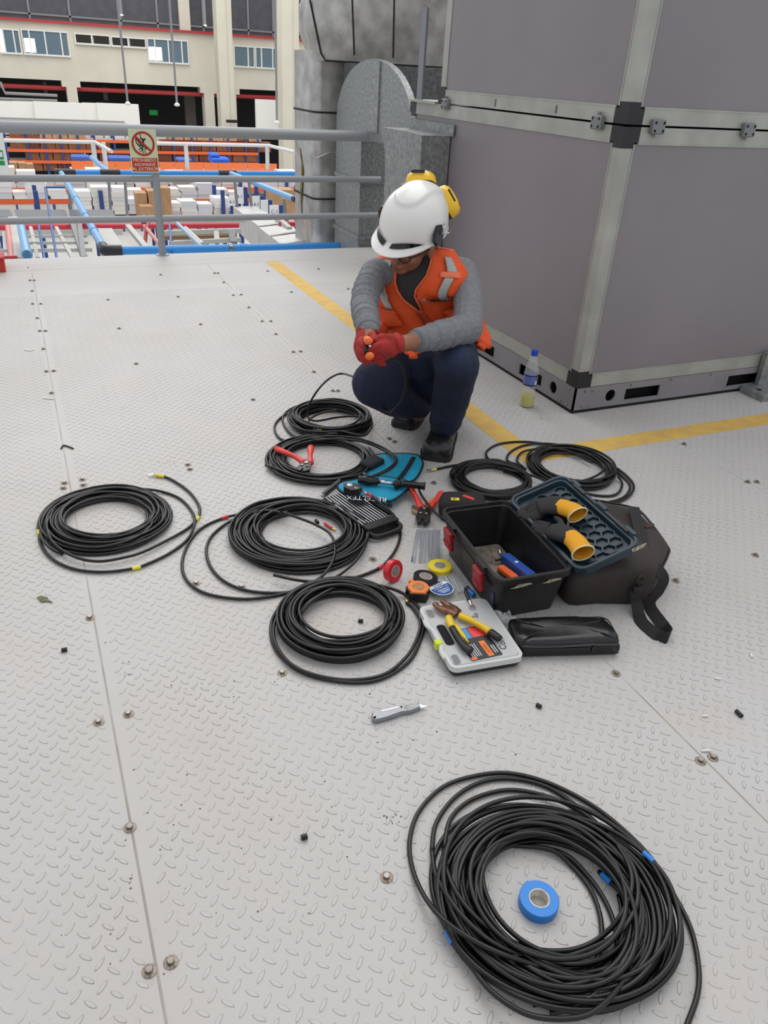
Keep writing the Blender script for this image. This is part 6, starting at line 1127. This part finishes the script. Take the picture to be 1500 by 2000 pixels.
hand('glove', [g_(720, 648, 2.60), g_(716, 660, 2.58), g_(713, 676, 2.565), g_(714, 690, 2.555)], [(.036, .030), (.038, .028), (.040, .027), (.036, .026)],
     [[g_(708, 662, 2.54), g_(704, 668, 2.51), g_(709, 676, 2.49), g_(717, 678, 2.49)], [g_(706, 674, 2.54), g_(702, 681, 2.51), g_(708, 688, 2.49), g_(717, 689, 2.49)], [g_(708, 686, 2.54), g_(705, 693, 2.51), g_(711, 700, 2.50), g_(720, 700, 2.50)], [g_(712, 696, 2.54), g_(710, 702, 2.52), g_(716, 707, 2.51), g_(724, 706, 2.51)]],
     [g_(726, 655, 2.55), g_(732, 662, 2.52), g_(731, 672, 2.50)], ([g_(721, 643, 2.61), g_(719, 650, 2.60), g_(718, 656, 2.59)], [(.041, .036), (.042, .036), (.041, .034)]), 2)
# boots
def boot(toe, heel, ank, lift, wd):
    """toe, heel on the ground; lift raises the heel"""
    mb = MB(); ax = (heel-toe); L_ = ax.length; rg = []; so = MB(); rs2 = []
    for k, (w_, h_) in enumerate(((.034, .046), (.050, .066), (.055, .073), (.053, .077), (.050, .094), (.047, .112), (.046, .124), (.044, .124), (.032, .105))):
        t_ = (0.0, .06, .16, .30, .45, .6, .75, .92, 1.0)[k]; c_ = toe+ax*t_+V((0, 0, lift*max(0, t_-.3)/.7)); side = V((-ax.y, ax.x, 0)).normalized(); w_ *= wd
        rg.append([c_+side*(w_*math.cos(2*PI*i/18))+V((0, 0, .018+(h_-.018)*max(0, math.sin(2*PI*i/18))**.75+.0*w_)) for i in range(18)]); rs2.append([c_+side*((w_+.004)*x)+V((0, 0, z)) for x, z in ((-1, .0), (1, .0), (1, .022), (-1, .022))])
    mb.loft(rg); mb.sphere(toe+ax*.17+V((0, 0, .040)), .054*wd, 16, 10, sc=(1, 1, .78)); top = rg[5]; cc_ = toe+ax*.68+V((0, 0, lift*.55+.06)); limb(mb, [cc_, cc_.lerp(ank, .5)+V((0, 0, .01)), ank+V((0, 0, .05))], [.056, .054, .052])
    o = obj('boot', mb, BOOT, pn); remesh(o, .005, 3); obj('sole', so.loft(rs2), SOLE, o, 30); side = V((-ax.y, ax.x, 0)).normalized()
    cap = [toe+ax*(.22+.03*math.cos(2*a))+side*(.054*wd*math.cos(a))+V((0, 0, .016+.064*max(0, math.sin(a)))) for a in [PI*k/12 for k in range(13)]]; obj('toe_cap_seam', MB().tube(cap, .0028, 6), M('worn_seam', (74, 70, 66), .6), o, 180)
    for k in range(4):
        c_ = toe+ax*(.40+.06*k)+V((0, 0, .088+.016*k+lift*(.1+.08*k))); obj('lace', MB().tube([c_-side*.024+ax*.03, c_+V((0, 0, .006)), c_+side*.024-ax*.01], .0028, 6), M('lace_grey', (58, 56, 56), .8), o, 180)
    return o
tl_ = G(848, 902); hl_ = tl_+V((.17, .225, 0)); boot(tl_, hl_, BJ['ankL'], 0, 1.1); tr2 = G(783, 838); hr2 = tr2+V((.20, .165, 0)); boot(tr2, hr2, BJ['ankR'], .055, 1.0)
# helmet with ear defenders
hm = MB(); NA, NZ = 128, 40
def helm(a, z, off=0):
    r = (1-z**2.5)**(1/2.3); x = (.142+off)*r*math.cos(a); y = (.115+off)*r*math.sin(a); zz = (.142+off)*z
    sm = lambda q: max(0, min(1, q))**2*(3-2*max(0, min(1, q))); rid = sm((.056-.25*max(0, .02-x)*0-math.hypot(y, max(0, x-.035)*.9))/.010)*sm((x+.125)/.03); n = V((x, y, zz*1.1)).normalized() if z > 0 else V((0, 0, 0))
    return V((x, y, zz))+n*.0085*rid*min(1, z*1.6)
rings = []
def rim(a, k):
    c_ = max(0, math.cos(a)); ext = .003+.050*c_**3; base = helm(a, 0); d_ = V((math.cos(a), math.sin(a)*.9, 0)); return base+d_*ext*k+V((0, 0, -.010*k*(1+1.1*c_**2)))
rings.append([HT @ (rim(2*PI*i/NA, 1)+V((0, 0, -.003))) for i in range(NA)]); rings.append([HT @ rim(2*PI*i/NA, 1) for i in range(NA)]); rings.append([HT @ rim(2*PI*i/NA, .5) for i in range(NA)])
for j in range(NZ): z = math.sin(PI/2*j/NZ); rings.append([HT @ helm(2*PI*i/NA, z) for i in range(NA)])
rings.append([HT @ helm(2*PI*i/NA, .9995) for i in range(NA)])
he = obj('helmet', hm.loft(rings, caps=True), HELM, pn, 50)
for s in (-1, 1):      # dark lens of the raised eye shield along the brim
    mb = MB(); n = 12; top = [HT @ (helm(s*(.10+.95*k/n), .02+.08*math.sin(PI*k/n), .006)) for k in range(n+1)]; bot = [HT @ (rim(s*(.10+.95*k/n), .45-.25*k/n)+V((0, 0, .004))) for k in range(n+1)]; mb.add(top+bot, [(k, k+1, n+2+k, n+1+k) for k in range(n)]); obj('eye_shield', mb, DKLENS, he, 180)
    T = HT @ frame(helm(s*R(80), .14, .003), (1, 0, 0), zh=(0, s, .25)); obj('side_clip', MB().prism([(-.026, -.03), (.0, -.036), (.022, -.014), (.03, .012), (.018, .03), (-.012, .032), (-.03, .01)], 0, .012, T, inset=.004), BGLOSS, he, 30)
def muff(px, py, tt, ax, rx_, ry_, dpt, upd):
    c_ = GD(px, py, tt); T = frame(c_, upd, zh=ax)
    o = obj('ear_cup', MB().loft([[T @ V((x*k*2, y*k*2, z)) for x, y in rrect(rx_, ry_, min(rx_, ry_)*.48, 6)] for k, z in ((.5, 0), (.51, dpt*.3), (.47, dpt*.7), (.36, dpt*.95), (.15, dpt*1.05))]), MUFF, he, 40)
    obj('cup_cushion', MB().loft([[T @ V((x*k*2, y*k*2, z)) for x, y in rrect(rx_, ry_, min(rx_, ry_)*.48, 6)] for k, z in ((.40, -.018), (.49, -.014), (.50, -.002), (.47, 0))]), BGLOSS, o if False else he, 40); return T, c_
T1, m1 = muff(822, 362, 2.80, (IU*.85-TOC*.1-IR*.1), .112, .075, .045, IR); T2, m2 = muff(868, 398, 2.80, (IR*.72+IU*.42+TOC*.25), .118, .080, .046, (IU*.85-IR*.5+TOC*.1))
obj('cup_print', MB().box(-.04, -.022, -.006, .012, .044, .0475, T=T2), RED, he)
obj('arm_slot', MB().rbox(.05, .012, 0, .004, .004, .001, frame(m1+IU*.035+TOC*.036-IR*.012, IR, zh=TOC)), BLACKP, he); obj('arm_slot', MB().rbox(.05, .010, 0, .004, .004, .001, T2 @ Matrix.Translation((.004, .030, .036)) @ Matrix.Rotation(R(-50), 4, 'X')), BLACKP, he)
cl = HT @ helm(R(-84), .16, .016); cl2 = HT @ helm(R(84), .16, .016)
if (cl-HC).dot(IR) < 0: cl, cl2 = cl2, cl
obj('wire_arm', MB().tube(crom([cl, cl+IR*.03+IU*.01, m2+IR*.035-IU*.06, m2+IR*.012+TOC*.035], 6), .0018, 6), CHROME, he, 180); obj('wire_arm', MB().tube(crom([cl, cl+IR*.012+IU*.03, m2-IR*.03-IU*.03+TOC*.03, m2-IR*.02+IU*.02+TOC*.03], 6), .0018, 6), CHROME, he, 180); obj('wire_arm', MB().tube(crom([m1-IR*.068+IU*.002, m1-IR*.05+IU*.012, m1-IR*.03+IU*.02], 6), .0018, 6), CHROME, he, 180)
# the tool in his hands
ct = thing('cable_cutter', 'orange handled cable tool held in the red gloves', 'tool', GD(720, 682, 2.47))
ORH = M('tool_orange', (240, 112, 48), .35)
obj('handle', MB().tube(crom([g_(714, 662, 2.55), g_(718, 664, 2.50), g_(720, 667, 2.462)], 4), [(.013, .011)]*4+[(.015, .013)]*4+[(.011, .010)], 14), ORH, ct, 180); obj('handle', MB().tube(crom([g_(718, 699, 2.55), g_(721, 697, 2.50), g_(723, 694, 2.462)], 4), [(.013, .011)]*4+[(.015, .013)]*4+[(.011, .010)], 14), ORH, ct, 180)
obj('tool_body', MB().tube([g_(717, 674, 2.53), g_(719, 680, 2.48), g_(719, 686, 2.47), g_(719, 692, 2.51)], [(.013, .012)]*4, 12), BGLOSS, ct, 180); obj('cutter_tip', MB().tube([g_(721, 676, 2.466), g_(725, 677, 2.462)], .005, 8), CHROME, ct, 180)
